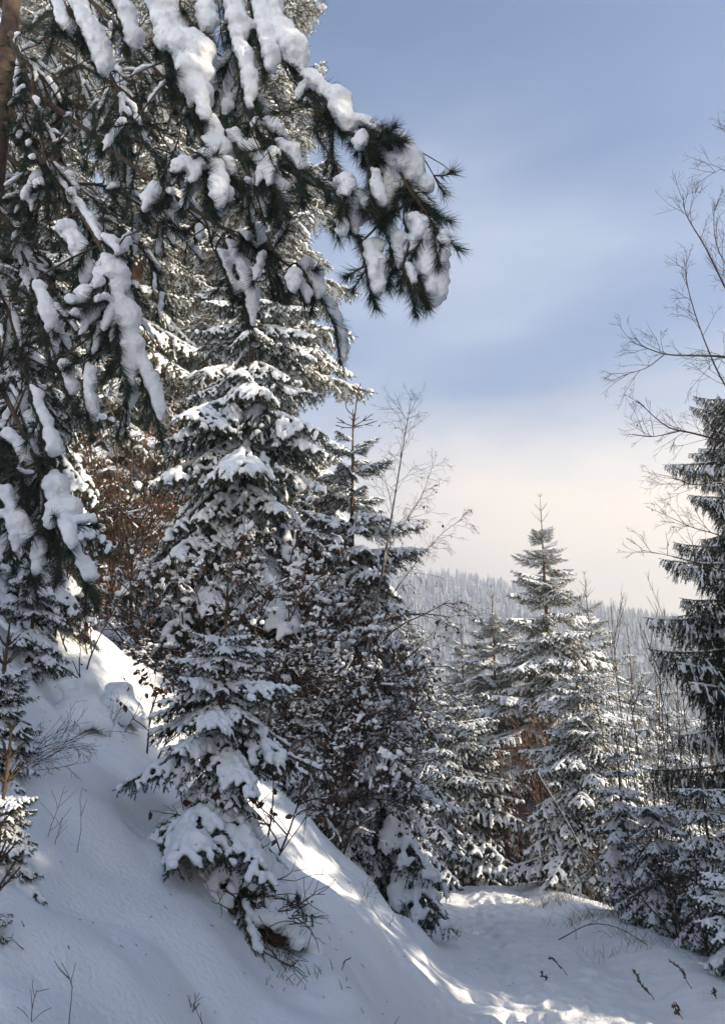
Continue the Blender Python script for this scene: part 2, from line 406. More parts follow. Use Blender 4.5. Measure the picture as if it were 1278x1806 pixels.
# ---------------------------------------------------------------- spruce boughs
def make_bough(seed, Ln, droop=0.18, tipup=0.10, spacing=0.05, latf=0.42, hang=0.25, second=0.06, second_len=0.4, nlen=0.018, nwid=0.004, dens=260,
               snow_prob=0.75, snow_r=0.03, voxel=0.014, nmat='needle', merge=True, bare=0.12, smooth=5, sides=4, decimate=None, gap=.35, flat=.85, weep=0.0, tipend=(.82, .98), lift=.62):
    rng = np.random.default_rng(seed)
    mb = MB(); cen = []; rad = []
    k = 12; t = np.linspace(0, 1, k)
    yaw = rng.normal(0, .05)
    axis = np.stack([Ln * t, yaw * Ln * t + .03 * Ln * np.sin(t * 5 + rng.random() * 6), -droop * Ln * t ** 1.4 + tipup * Ln * t ** 3], -1)
    tube(mb, axis, np.linspace(max(.006, Ln * .010), .0025, k), sides, 0)
    needles_on(mb, axis, int(dens * Ln * 0.7), nlen, nwid, rng, u0=.35, tipfan=1)
    lines = [(axis, 1.0, 0)]
    tt = np.arange(bare, .97, spacing / Ln)
    for ti in tt:
        for sgn in (-1, 1):
            if rng.random() < .08: continue
            f = (1 - ti) ** .8 * min(1, (ti - bare + .08) / .22) + .07
            l = Ln * latf * f * rng.uniform(.7, 1.2)
            if l < .03: continue
            p, tg = sample_line(axis, np.array([ti + rng.normal(0, .006)])); p = p[0]; tg = tg[0]
            ang = sgn * R(rng.uniform(42, 66))
            d = np.array([tg[0] * math.cos(ang) - tg[1] * math.sin(ang), tg[0] * math.sin(ang) + tg[1] * math.cos(ang), tg[2] * .5 + rng.normal(0, .12)])
            m = 6; uu = np.linspace(0, 1, m)[:, None]
            line = p + unit(d) * l * uu * (1 - weep * uu * .5) + np.array([0, 0, -1.0]) * (hang * l * uu ** 1.5 + weep * l * uu ** 1.2) + rng.normal(0, .012 * l, (m, 3)) * uu
            tube(mb, line, np.linspace(.004, .0018, m), 3, 0, cap=False)
            needles_on(mb, line, int(dens * l), nlen, nwid, rng, flat=.3, tipfan=1)
            lines.append((line, l / (Ln * latf), 1))
            if second and l > second * 2:
                for t2 in np.arange(.25, .95, second / l):
                    for s2 in (-1, 1):
                        l2 = l * second_len * (1 - t2 * .8) * rng.uniform(.6, 1.2)
                        if l2 < .025: continue
                        q, tg2 = sample_line(line, np.array([t2])); q = q[0]; tg2 = tg2[0]
                        a2 = s2 * R(rng.uniform(35, 60))
                        d2 = np.array([tg2[0] * math.cos(a2) - tg2[1] * math.sin(a2), tg2[0] * math.sin(a2) + tg2[1] * math.cos(a2), tg2[2] * .6 + rng.normal(0, .15)])
                        v = np.linspace(0, 1, 4)[:, None]
                        ln2 = q + unit(d2) * l2 * v + np.array([0, 0, -1.0]) * (hang + weep) * l2 * v ** 1.5
                        needles_on(mb, ln2, int(dens * l2), nlen, nwid, rng, flat=.3, tipfan=1)
                        lines.append((ln2, l2 / (Ln * latf), 2))
    # snow lying along the upper side of the twigs
    for line, f, lev in lines:
        if lev and rng.random() > snow_prob * (1 if lev == 1 else .75): continue
        ll = np.linalg.norm(np.diff(line, axis=0), axis=1).sum()
        rr = snow_r * (1.15 if lev == 0 else 1.0 if lev == 1 else .75) * rng.uniform(.7, 1.25)
        rr = min(rr, .1 + ll * .2)
        n = max(2, int(ll / (rr * .55)))
        u = np.linspace(.12 if lev == 0 else rng.uniform(0, .3), rng.uniform(*tipend), n)
        p, _ = sample_line(line, u)
        env = np.sqrt(np.clip(np.minimum((u - u[0]) * 6 + .35, (u[-1] - u) * 5 + .45), .1, 1))
        r = rr * env * rng.uniform(.75, 1.2, n)
        keep = vnoise(u * ll * 4 + rng.random() * 50, u * 0, seed) > (-.5 + gap)
        if lev == 0: keep |= rng.random(n) < .4
        keep = keep[:n]
        c = p + np.array([0, 0, 1.0]) * (r * lift)[:, None] + rng.normal(0, .15, (n, 3)) * r[:, None]
        cen.append(c[keep]); rad.append(r[keep])
    fol = mb.mesh('bough', [M['bark'], M[nmat]])
    cen = np.concatenate(cen); rad = np.concatenate(rad)
    if merge:
        sn = blobs('snow', cen, rad, voxel, smooth, flat, .05, decimate, seed=seed)
    else:
        V = (ICO_V[None] * rad[:, None, None] * np.array([1, 1, flat]) + cen[:, None]); T = ICO_T[None] + (np.arange(len(cen)) * len(ICO_V))[:, None, None]
        m2 = MB(); m2.add(V.reshape(-1, 3), tris=T.reshape(-1, 3)); sn = m2.mesh('snow', [M['snow']])
    return fol, sn, Ln

def merged(fol, sn, Ln):
    """for trees further off: bough and its snow as one mesh"""
    me = bpy.data.meshes.new('bough')
    import bmesh
    bm = bmesh.new(); bm.from_mesh(fol); n0 = len(bm.faces); bm.from_mesh(sn); bm.faces.ensure_lookup_table()
    for f in bm.faces[n0:]: f.material_index = 2; f.smooth = True
    bm.to_mesh(me); bm.free()
    for m in (*fol.materials, M['snow']): me.materials.append(m)
    return me, None, Ln
B_small = [make_bough(100 + i, .8, .30, .04, .042, .46, .62, .055, .42, .024, .0055, 520, .66, .027, .010, gap=.34, nmat='needle', decimate=.7, bare=.06, tipend=(.55, .9), lift=.95) for i in range(4)]
B_big = [make_bough(200 + i, 1.8, .36, .05, .058, .40, .70, .07, .45, .028, .0080, 360, .50, .042, .018, gap=.44, bare=.05, decimate=.7, tipend=(.55, .92), lift=.85) for i in range(4)]
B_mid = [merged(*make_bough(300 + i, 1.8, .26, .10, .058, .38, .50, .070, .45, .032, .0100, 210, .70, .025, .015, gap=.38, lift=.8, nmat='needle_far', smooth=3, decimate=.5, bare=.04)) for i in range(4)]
B_mgr = [merged(*make_bough(350 + i, 1.8, .28, .08, .055, .40, .60, .070, .45, .032, .0100, 240, .66, .028, .015, gap=.38, lift=.8, nmat='needle', smooth=3, decimate=.5, bare=.04)) for i in range(3)]
B_dark = [merged(*make_bough(400 + i, 1.8, .16, .14, .050, .40, .40, .065, .5, .032, .0100, 230, .60, .018, .015, gap=.55, smooth=3, weep=.6, decimate=.5, bare=.04)) for i in range(3)]
def leader_mesh(h, seed, nmat='needle'):
    rng = np.random.default_rng(seed); mb = MB()
    ax = np.array([[0, 0, 0], [.01 * h, 0, .5 * h], [0, .01 * h, h]])
    tube(mb, ax, [.012, .008, .004], 4, 0)
    needles_on(mb, ax, int(170 * h), .02, .005, rng, ang=(25, 50), u0=.3)
    for zf, ln, k in ((.12, .42, 5), (.5, .30, 5), (.97, .12, 4)):
        a0 = rng.random() * 6
        for q in range(k):
            a = a0 + q * 2 * np.pi / k + rng.normal(0, .2)
            s = np.array([0, 0, zf * h]); d = np.array([math.cos(a) * .75, math.sin(a) * .75, .75])
            line = np.stack([s, s + d * ln * h * .5, s + d * ln * h + [0, 0, .03 * h]])
            tube(mb, line, [.006, .004, .003], 3, 0); needles_on(mb, line, int(260 * ln * h), .02, .0055, rng, ang=(25, 55), tipfan=1)
    return mb.mesh('leader_shoot', [M['bark'], M[nmat]])

SPRUCE_GROUP = 'snow-laden spruces along the path'
def ground_spruce(label, ub, vb, vtop, rmax, protos, **kw):
    p = on_ground(ub, vb)
    return spruce(label, p[0], p[1], at(ub, vtop, p[1])[2], rmax * p[1] / FPX, protos, **kw)
def prong_mesh():
    rng = np.random.default_rng(9); mb = MB()
    def tw(pts, r=.012):
        pts = catmull(pts, 6); tube(mb, pts, np.linspace(r, r * .7, 6), 5, 0)
        ll = np.linalg.norm(np.diff(pts, axis=0), axis=1).sum(); needles_on(mb, pts, int(420 * ll), .018, .0055, rng, ang=(20, 50), tipfan=1)
    tw([[0, 0, -.1], [.04, 0, .25], [.08, 0, .62], [.13, 0, .80]], .014)
    tw([[.075, 0, .55], [.22, .03, .72]], .010); tw([[.07, 0, .52], [.02, -.03, .70]], .009); tw([[.03, 0, .2], [-.10, .03, .34], [-.13, .03, .52]], .010)
    for a, l, z in ((.2, .42, .02), (1.2, .3, .03), (2.6, .34, 0), (3.6, .3, .02), (4.8, .34, .01), (5.7, .4, .03)):
        d = np.array([math.cos(a), math.sin(a), .22]); tw([[.02, 0, z], d * l * .5 + [0, 0, z], d * l + [0, 0, z + .04]], .009)
        for sg in (-1, 1):
            d2 = np.array([math.cos(a + sg * .6), math.sin(a + sg * .6), .2]); b = d * l * .5 + [0, 0, z]; tw([b, b + d2 * l * .22, b + d2 * l * .42], .007)
    return mb.mesh('leader_shoot', [M['bark'], M['needle']])
def spruce(label, x, y, ztop, rmax, protos, per=5, nwh=12, z0=.08, trunk_r=None, p_exp=.85, pitch=(-28, 35), seed=0, split=True, name='spruce_tree', cat='spruce',
           group=SPRUCE_GROUP, base=None, lean=(0, 0), snow=True, leader=True, barkm='bark', azlim=None, smin=.28, dead=0, nmat='needle', sjit=.18):
    rng = np.random.default_rng(1000 + seed)
    zb = (G(x, y) if base is None else base) - .12
    h = ztop - zb
    root = thing(name, label, cat, (x, y, zb), group)
    tr = trunk_r or h * .011
    k = 9; t = np.linspace(0, 1, k)
    ax = np.stack([lean[0] * t + .012 * h * np.sin(t * 4 + seed) * t * (1 - t), lean[1] * t + .012 * h * np.cos(t * 5 + seed) * t * (1 - t), h * t * .97], -1)
    mb = MB(); tube(mb, ax, tr * (1 - t) ** .8 + .006 + tr * .5 * np.exp(-t * 25), 9, 0)
    # snow plastered on dead stubs / dry twigs low on the trunk
    for q in range(dead):
        tz = rng.uniform(.04, max(.06, z0 * 1.3)); a = rng.uniform(0, 6.28); ln = rng.uniform(.25, 1.0) * min(1.2, rmax * .5)
        p, _ = sample_line(ax, np.array([tz])); p = p[0]
        d = np.array([math.cos(a), math.sin(a), rng.uniform(-.45, .05)])
        line = np.stack([p, p + d * ln * .5 + [0, 0, .02], p + d * ln + rng.normal(0, .05, 3)])
        tube(mb, line, [.011, .007, .003], 3, 0, cap=False)
        for r2 in range(3):
            f = rng.uniform(.3, .95); s0 = p + d * ln * f; d2 = unit(d + rng.normal(0, .7, 3)); tube(mb, np.stack([s0, s0 + d2 * ln * .3]), [.004, .002], 3, 0, cap=False)
    link('trunk', mb.mesh('trunk', [M[barkm]]), root)
    for wi in range(nwh):
        tz = z0 + (0.965 - z0) * max(0.0, (wi + rng.uniform(-.2, .2)) / nwh) ** .92
        tz = min(max(tz, z0 * .8), .97)
        a0 = rng.uniform(0, 6.28)
        npp = per + (1 if rng.random() < .4 else 0)
        for q in range(npp):
            a = a0 + q * 2 * math.pi / npp + rng.normal(0, .22)
            tq = min(.975, max(.03, tz + rng.normal(0, .012)))
            rel = (1 - tq) / (1 - z0)
            ln = rmax * min(1.0, rel) ** p_exp * rng.uniform(1 - sjit, 1 + sjit)
            if azlim is not None and not azlim(a, tq): continue
            fol, sn, Lp = protos[rng.integers(len(protos))]
            s = max(ln / Lp, smin)
            if ln < .035: continue
            pt = R(pitch[0] + (pitch[1] - pitch[0]) * tq ** 1.5 + rng.normal(0, 8.5))
            p, _ = sample_line(ax, np.array([tq])); p = p[0]
            mat = Matrix.Translation(Vector(p)) @ Matrix.Rotation(a, 4, 'Z') @ Matrix.Rotation(-pt, 4, 'Y') @ Matrix.Rotation(rng.normal(0, .12), 4, 'X') @ Matrix.Diagonal((ln / Lp if ln / Lp > smin else smin * .8, s, s, 1))
            b = link('bough', fol, root); b.matrix_basis = mat
            if snow and sn is not None:
                o = link('snow', sn, b if split else root)
                if not split: o.matrix_basis = mat
    if leader:
        lm = prong_mesh() if leader == 'prongs' else leader_mesh(min(1.0, max(.25, h * .085)), seed, nmat)
        o = link('leader_shoot', lm, root); p, _ = sample_line(ax, np.array([.955])); o.location = p[0]
    return root

def top_spruce(label, u, v, Y, rmax, protos, **kw):
    p = at(u, v, Y)
    return spruce(label, p[0], p[1], p[2], rmax, protos, **kw)

# --- near bank
ground_spruce('small spruce bowed under heavy snow alone on the open bank', 378, 1550, 1060, 190, B_small, per=7, nwh=10, z0=.08, pitch=(-38, 28), seed=1, name='young_spruce', p_exp=.55, smin=.3, sjit=.45)
top_spruce('big snowy spruce whose branches reach out above the brown-leaved bushes', 455, 380, 11.5, 2.35, B_big, per=6, nwh=19, z0=.12, seed=2, p_exp=.6, dead=10, sjit=.4, pitch=(-38, 14))
top_spruce('young spruce with a bare three-pronged leader against the sky', 622, 700, 12.2, 2.1, B_big, per=6, nwh=14, z0=.08, seed=3, p_exp=.72, pitch=(-28, 40), leader='prongs', sjit=.3)
top_spruce('low snow-covered spruce at the foot of the leaning birch', 612, 1300, 11.2, .66, B_small, per=5, nwh=8, z0=.05, seed=4, name='young_spruce', p_exp=.55)
top_spruce('sunlit snow-crusted spruce beside the bend of the path', 658, 1180, 15.5, 1.25, B_big, per=6, nwh=9, z0=.22, seed=5, name='young_spruce', p_exp=.6)
top_spruce('spruce with thick snow fingers behind the drooping pine boughs', 110, 330, 7.6, 1.25, B_big, per=6, nwh=14, z0=.06, seed=6, p_exp=.5, pitch=(-35, 10))
top_spruce('dark snowy spruce filling the gap behind the leafy bushes', 560, 800, 12.8, 1.8, B_big, per=5, nwh=11, z0=.05, seed=7, p_exp=.7)
top_spruce('snowy spruce wedged between the big spruce and the birch', 535, 950, 11.3, 1.05, B_big, per=6, nwh=12, z0=.05, seed=51, p_exp=.6, pitch=(-40, 15), sjit=.35)
top_spruce('snowy spruce standing behind the top of the small bowed spruce', 430, 940, 10.7, 1.1, B_big, per=6, nwh=11, z0=.05, seed=52, p_exp=.6, pitch=(-40, 15), sjit=.35)
top_spruce('snowy spruce low down where the thicket meets the bank edge', 540, 1200, 10.3, .72, B_big, per=6, nwh=9, z0=.04, seed=53, p_exp=.55, pitch=(-42, 12), sjit=.35)
# --- forest on the hillside behind the pine
for i, (lab, u, v, Y, rm, sd_) in enumerate((
        ('tall spruce rising out of the top of the picture beside the open sky', 500, -330, 17.5, 3.1, 11),
        ('tall spruce with an orange-brown trunk showing between the pine boughs', 300, -250, 16.0, 2.3, 12),
        ('tall hillside spruce second from the orange-brown trunk', 190, -500, 19.0, 2.5, 13),
        ('tall hillside spruce deepest behind the pine trunk', 20, -500, 17.0, 2.5, 14),
        ('slim hillside spruce between two taller ones', 400, 60, 21.0, 2.6, 15),
        ('golden-lit hillside spruce furthest up behind the pine tangle', 110, -250, 24.0, 3.2, 16), ('golden-lit hillside spruce right of the orange-brown trunk', 345, -150, 24.0, 3.2, 17), ('hillside spruce with low hanging branches behind the bushes', 250, 250, 22.0, 3.0, 18))):
    top_spruce(lab, u, v, Y, rm, B_mid, per=6, nwh=22, z0=.16, seed=sd_, barkm='bark_red', p_exp=.6, trunk_r=.17, dead=24, group='tall spruces on the hillside')
# --- around the end of the path
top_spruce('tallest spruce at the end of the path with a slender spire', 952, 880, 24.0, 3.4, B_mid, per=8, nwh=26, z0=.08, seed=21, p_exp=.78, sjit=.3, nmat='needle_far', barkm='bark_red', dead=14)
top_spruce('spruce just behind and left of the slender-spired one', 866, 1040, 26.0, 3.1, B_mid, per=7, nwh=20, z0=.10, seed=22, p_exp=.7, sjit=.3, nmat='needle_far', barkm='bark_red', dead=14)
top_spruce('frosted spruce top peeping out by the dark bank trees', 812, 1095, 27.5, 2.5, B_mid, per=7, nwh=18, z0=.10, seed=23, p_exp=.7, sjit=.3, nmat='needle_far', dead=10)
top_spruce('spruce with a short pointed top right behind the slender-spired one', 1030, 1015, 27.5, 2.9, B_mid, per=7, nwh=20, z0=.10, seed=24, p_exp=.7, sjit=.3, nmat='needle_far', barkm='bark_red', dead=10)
top_spruce('snow-fringed spruce leaning over the right edge of the path end', 1012, 1150, 18.5, 1.9, B_mgr, per=7, nwh=15, z0=.16, seed=25, p_exp=.6, dead=8)
top_spruce('bushy spruce closing the view straight above the path', 788, 1200, 22.5, 2.6, B_mgr, per=7, nwh=14, z0=.16, seed=26, p_exp=.5, barkm='bark_red', dead=18)
top_spruce('broad spruce in the shade left of the path end', 720, 1060, 19.5, 1.9, B_mgr, per=6, nwh=13, z0=.12, seed=27, p_exp=.6, dead=10)
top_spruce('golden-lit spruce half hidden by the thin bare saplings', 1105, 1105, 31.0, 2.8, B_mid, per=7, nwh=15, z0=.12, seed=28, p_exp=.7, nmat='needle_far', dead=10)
top_spruce('spruce deep among the saplings by the dark spruce', 1190, 1230, 21.0, 1.9, B_mgr, per=6, nwh=13, z0=.10, seed=29, p_exp=.65, dead=8)
DIM = ('dim spruce beyond the bend, first of its row by the bank thicket', 'dim spruce of the row right above the path end', 'dim spruce of the row hidden mostly by the slender-spired tree', 'dim spruce of the row just right of the slender-spired tree',
       'dim spruce of the row behind the leftmost bare sapling', 'dim spruce of the row behind the straight bare stems', 'last dim spruce of the row beside the dark drooping spruce')
for i, (u, v, Y) in enumerate(((750, 1150, 34), (830, 1190, 36), (905, 1180, 33), (985, 1150, 36), (1070, 1170, 37), (1150, 1140, 34), (1230, 1100, 36))):
    top_spruce(DIM[i], u, v, Y, 2.3, B_mgr, per=6, nwh=11, z0=.22, seed=40 + i, p_exp=.5, barkm='bark_red', dead=18, group='dim spruces beyond the bend')
# --- right hand side
top_spruce('dark drooping spruce cut off by the right edge of the picture', 1285, 620, 13.0, 2.1, B_dark, per=5, nwh=27, z0=.10, seed=31, p_exp=.45, sjit=.5, pitch=(-22, 20))
top_spruce('low snowy spruce in front of the dark drooping one', 1232, 1340, 10.6, .82, B_big, per=6, nwh=8, z0=.03, seed=32, name='young_spruce', p_exp=.5)
top_spruce('thin young spruce between the verge saplings', 1085, 1290, 14.0, .85, B_small, per=5, nwh=10, z0=.05, seed=33, name='young_spruce', p_exp=.6)
top_spruce('half-buried little spruce at the corner of the verge', 1290, 1500, 8.8, .7, B_small, per=6, nwh=6, z0=.05, seed=34, name='young_spruce', p_exp=.5)
top_spruce('dark young spruce under the bare saplings', 1150, 1380, 12.3, .95, B_big, per=5, nwh=8, z0=.03, seed=35, name='young_spruce', p_exp=.5)
# --- left edge of the bank
ground_spruce('snow-smothered little spruce at the left margin of the bank', -5, 1510, 1385, 95, B_small, per=9, nwh=8, trunk_r=.008, z0=.05, seed=36, name='young_spruce', p_exp=.5, smin=.2)
ground_spruce('snow-capped spruce seedling above it at the left margin', -10, 1330, 1170, 95, B_small, per=9, nwh=10, trunk_r=.010, z0=.05, seed=37, name='young_spruce', p_exp=.5, smin=.2)
ground_spruce('spruce twig tip poking out of the snow low at the left margin', -22, 1660, 1590, 60, B_small, per=8, nwh=5, trunk_r=.005, z0=.05, seed=38, name='young_spruce', p_exp=.5, smin=.12)
ground_spruce('snowed-under spruce beside the buried stumps', 50, 1170, 960, 95, B_small, per=6, nwh=7, z0=.05, seed=39, name='young_spruce', p_exp=.5, smin=.2)
# --- trees standing right of the frame that shade the bank
for i, (x, y, zt, rm) in enumerate(((7.6, 7.6, 12.0, 2.3), (6.6, 4.4, 13.0, 2.3), (8.0, 1.4, 13.0, 2.5), (10.4, 10.6, 11.5, 2.5), (7.4, -1.8, 13.0, 2.6), (6.0, .2, 11.5, 2.2), (9.8, -3.0, 14.5, 2.9), (6.3, 2.4, 11.0, 2.1), (6.6, -4.6, 13.0, 2.6), (10.2, 6.6, 12.0, 1.7), (9.2, 3.2, 14.5, 2.8), (12.0, 8.2, 14.5, 2.9), (12.5, 1.5, 15.0, 2.9), (6.9, 10.0, 8.0, 1.7), (9.0, 13.0, 8.0, 1.8))):
    spruce('shade-casting spruce beyond the right edge of the path', x, y, zt, rm, B_dark, per=6, nwh=15, z0=.1, seed=60 + i, p_exp=.6, group='spruces right of the frame')

# ---------------------------------------------------------------- haze
def haze():
    m = bpy.data.materials.new('haze_air'); m.use_nodes = True
    n = m.node_tree.nodes; n.remove(n['Principled BSDF'])
    v = n.new('ShaderNodeVolumePrincipled'); v.inputs['Color'].default_value = (.90, .94, .99, 1); v.inputs['Density'].default_value = 0.0014
    v.inputs['Anisotropy'].default_value = 0.65
    m.node_tree.links.new(v.outputs[0], n['Material Output'].inputs['Volume'])
    x0, x1, y0, y1, z0, z1 = -630, 630, -36, 930, -62, 176
    V = [(x, y, z) for x in (x0, x1) for y in (y0, y1) for z in (z0, z1)]
    mb = MB(); mb.add(V, quads=[(0, 1, 3, 2), (4, 6, 7, 5), (0, 4, 5, 1), (2, 3, 7, 6), (0, 2, 6, 4), (1, 5, 7, 3)])
    o = link('haze', mb.mesh('haze', [m], smooth=False)); o['kind'] = 'stuff'
    o['label'] = 'pale winter haze filling the valley air'; o['category'] = 'haze'
haze()

# ---------------------------------------------------------------- the snow-loaded pine hanging in from the left
def split_snow(me, parent, small=70):
    n = len(me.vertices); e = np.empty(len(me.edges) * 2, np.int32); me.edges.foreach_get('vertices', e); e = e.reshape(-1, 2)
    lab = np.arange(n)
    while True:
        m = np.minimum(lab[e[:, 0]], lab[e[:, 1]]); old = lab.copy()
        np.minimum.at(lab, e[:, 0], m); np.minimum.at(lab, e[:, 1], m); lab = lab[lab]
        if (lab == old).all(): break
    co = np.empty(n * 3, np.float32); me.vertices.foreach_get('co', co); co = co.reshape(-1, 3)
    lv = np.empty(len(me.loops), np.int32); me.loops.foreach_get('vertex_index', lv)
    st = np.empty(len(me.polygons), np.int32); me.polygons.foreach_get('loop_start', st); tot = np.empty(len(me.polygons), np.int32); me.polygons.foreach_get('loop_total', tot)
    fl = lab[lv[st]]; ids, cnt = np.unique(lab, return_counts=True)
    rest = set(ids[cnt < small].tolist()); groups = [[i] for i in ids if i not in rest]
    if rest: groups.append(list(rest))
    for gi in groups:
        vm = np.isin(lab, gi); mp_ = np.cumsum(vm) - 1; fm = np.isin(fl, gi); mb = MB()
        qd = fm & (tot == 4); tr = fm & (tot == 3)
        mb.add(co[vm], tris=mp_[lv[st[tr][:, None] + np.arange(3)]] if tr.any() else None, quads=mp_[lv[st[qd][:, None] + np.arange(4)]] if qd.any() else None)
        o = link('snow', mb.mesh('snow', [M['snow']]), parent)
        if len(gi) > 1: o['kind'] = 'stuff'
PX = at(20, 40, 4.9)
def build_pine():
    zb = G(PX[0], PX[1]) - .15
    root = thing('pine_tree', 'snow-loaded pine whose long-needled boughs hang in from the upper left', 'pine', (PX[0], PX[1], zb))
    org = np.array([PX[0], PX[1], zb])
    rng = np.random.default_rng(77)
    mb = MB(); k = 14; t = np.linspace(0, 1, k)
    tr = np.stack([.05 * np.sin(t * 6), .05 * np.cos(t * 5), t * 9.5], -1)
    tube(mb, tr, .085 * (1 - t) + .02, 12, 0)
    link('trunk', mb.mesh('trunk', [M['twig']]), root)
    def snow_line(cen, rad, pts, r, out=np.array([.5, -.1, 0])):
        ll = np.linalg.norm(np.diff(pts, axis=0), axis=1).sum()
        n = max(3, int(ll / (r * .38))); u = np.linspace(.02, .97, n)
        p, tg = sample_line(pts, u)
        up = np.array([0, 0, 1.0]) + .6 * out
        up = unit(up - (up * tg).sum(1, keepdims=True) * tg * .9)
        env = np.clip(np.minimum(u * 5 + .4, (1 - u) * 3.2 + .35), 0, 1)
        rr = r * env * (1 + .5 * vnoise(u * 6 + rng.random() * 99, u * 0, 3)) * rng.uniform(.85, 1.15, n)
        c = p + up * (rr * .92 + .008)[:, None] + rng.normal(0, .12, (n, 3)) * rr[:, None]
        cen.append(c); rad.append(rr)
        # shoulders either side so that a load reads as a slab, not a sausage
        side = unit(np.cross(tg, up))
        for sg in (-1, 1):
            m = rng.random(n) < .65
            cen.append((c + sg * side * (rr * .75)[:, None] - up * (rr * .35)[:, None])[m]); rad.append(rr[m] * .55)
    def shoot(mb, pts, dens=560, r0=.005, u0=.15, ln=.088):
        pts = np.asarray(pts); ll = np.linalg.norm(np.diff(pts, axis=0), axis=1).sum()
        tube(mb, pts, np.linspace(r0, .003, len(pts)), 4, 0, cap=False)
        needles_on(mb, pts, int(dens * ll * 1.7), ln, .0030, rng, ang=(20, 62), u0=u0, mat=1)
        tipd = unit(pts[-1] - pts[-2])
        tip = np.stack([pts[-1] - tipd * .03, pts[-1]])
        needles_on(mb, tip, 40, ln, .0030, rng, ang=(8, 45), mat=1)
    def bough(ctrl, heroes=(), nside=8, t0=.3, sl=(.16, .34), load=.5, lr=.030, r0=.024, bare_twigs=10, dens=480, grav=.55):
        sq = lambda c: (c[0] - .16 * max(0, c[0] - 620), c[1] - .06 * max(0, c[1] - 420) * (c[0] > 620), c[2])
        axis = catmull([at(*sq(c)) for c in ctrl], 30)
        # root the bough in the trunk
        first = axis[0]; tz = first[2] + .1
        axis = np.vstack([[org[0], org[1], tz], (axis[0] + np.array([org[0], org[1], tz])) / 2 + [0, 0, .05], axis]) - org
        mb = MB(); cen = []; rad = []
        tube(mb, axis, np.linspace(r0, .005, len(axis)), 6, 0)
        for pts, rp in heroes:
            P = catmull([at(*sq(p)) for p in pts], 10) - org
            dpx = np.mean([p[2] for p in pts]) / FPX
            j = np.argmin(np.linalg.norm(axis - P[0], axis=1)); j = max(1, j - 1)
            mid = (axis[j] + P[0]) / 2 + [0, 0, .02]
            tube(mb, catmull([axis[j], mid, P[0], P[2]], 8), np.linspace(.008, .005, 8), 4, 0, cap=False)
            shoot(mb, P, dens=dens * 1.25, u0=0.0)
            # a few short shoots fringing the load
            for q in range(4):
                f = rng.uniform(.25, .95); s0, tg = sample_line(P, np.array([f])); s0 = s0[0]; tg = tg[0]
                d = unit(tg * .8 + rng.normal(0, .55, 3) + [0, 0, -.35]); l = rng.uniform(.08, .16)
                shoot(mb, np.stack([s0, s0 + d * l * .5, s0 + d * l + [0, 0, -.015]]), dens=dens)
            if rp: snow_line(cen, rad, P, rp * dpx * .85)
        for q in range(nside):
            f = t0 + (1 - t0) * rng.random() ** .8
            s0, tg = sample_line(axis, np.array([f])); s0 = s0[0]; tg = tg[0]
            d = unit(tg * .55 + unit(rng.normal(size=3)) * .75 + [0, 0, -grav]); l = rng.uniform(*sl)
            m = np.linspace(0, 1, 6)[:, None]
            P = s0 + d * l * m + np.array([0, 0, -.30 * l]) * m ** 2
            shoot(mb, P, dens=dens, u0=.25)
            for q2 in range(rng.integers(1, 4)):
                s1, t1 = sample_line(P, np.array([rng.uniform(.35, .8)])); d2 = unit(t1[0] + rng.normal(0, .6, 3) + [0, 0, -.2]); l2 = l * rng.uniform(.4, .7)
                P2 = s1[0] + d2 * l2 * m + np.array([0, 0, -.25 * l2]) * m ** 2
                shoot(mb, P2, dens=dens, u0=.2)
                if rng.random() < load * .8: snow_line(cen, rad, P2[1:], lr * rng.uniform(.55, 1.1))
            if rng.random() < load: snow_line(cen, rad, P[1:], lr * rng.uniform(.7, 1.3))
        for q in range(bare_twigs):    # thin bare wood inside the crown
            s0, tg = sample_line(axis, np.array([rng.uniform(.05, .75)])); s0 = s0[0]; tg = tg[0]
            p = s0; d = unit(tg + rng.normal(0, .8, 3)); pts = [p]
            for e in range(5): d = unit(d + rng.normal(0, .28, 3) + [0, 0, -.08]); p = p + d * rng.uniform(.06, .14); pts.append(p)
            pts = np.array(pts); tube(mb, pts, np.linspace(.007, .002, 6), 4, 0, cap=False)
            if rng.random() < .5: snow_line(cen, rad, pts[1:4], rng.uniform(.009, .016))
            for e in range(2):
                s1 = pts[rng.integers(2, 5)]; d2 = unit(d + rng.normal(0, .8, 3)); l2 = rng.uniform(.1, .22)
                P2 = np.stack([s1, s1 + d2 * l2 * .5 + [0, 0, -.01], s1 + d2 * l2])
                if rng.random() < .6: shoot(mb, P2, dens=dens * .7)
                else: tube(mb, P2, [.004, .003, .002], 3, 0, cap=False)
        # thin snow along the bough itself
        ax2 = axis[6:]
        for a in range(0, len(ax2) - 5, 5):
            if rng.random() < load: snow_line(cen, rad, ax2[a:a + 6], rng.uniform(.014, .024))
        b = link('branch', mb.mesh('branch', [M['twig'], M['needle_pine']]), root)
        if cen:
            split_snow(blobs('snow', np.concatenate(cen), np.concatenate(rad), .0098, 4, .95, .08, seed=int(rng.integers(1e6)), rough=.5), b)
    Y = 3.35
    bough([(60, -260, 4.5), (150, -150, 4.0), (250, -30, 3.5), (310, 100, 3.35), (350, 235, 3.3), (372, 280, 3.3)],
          [([(238, -60, Y), (272, 40, Y), (312, 130, Y), (338, 212, Y)], 40), ([(335, 200, Y), (362, 245, Y), (378, 288, Y)], 22),
           ([(120, 10, 3.7), (150, 70, 3.7), (172, 132, 3.7)], 24), ([(190, -20, 3.6), (215, 50, 3.6), (225, 90, 3.6)], 20), ([(90, -10, 3.8), (100, 40, 3.8), (112, 60, 3.8)], 18)], 14, .3)
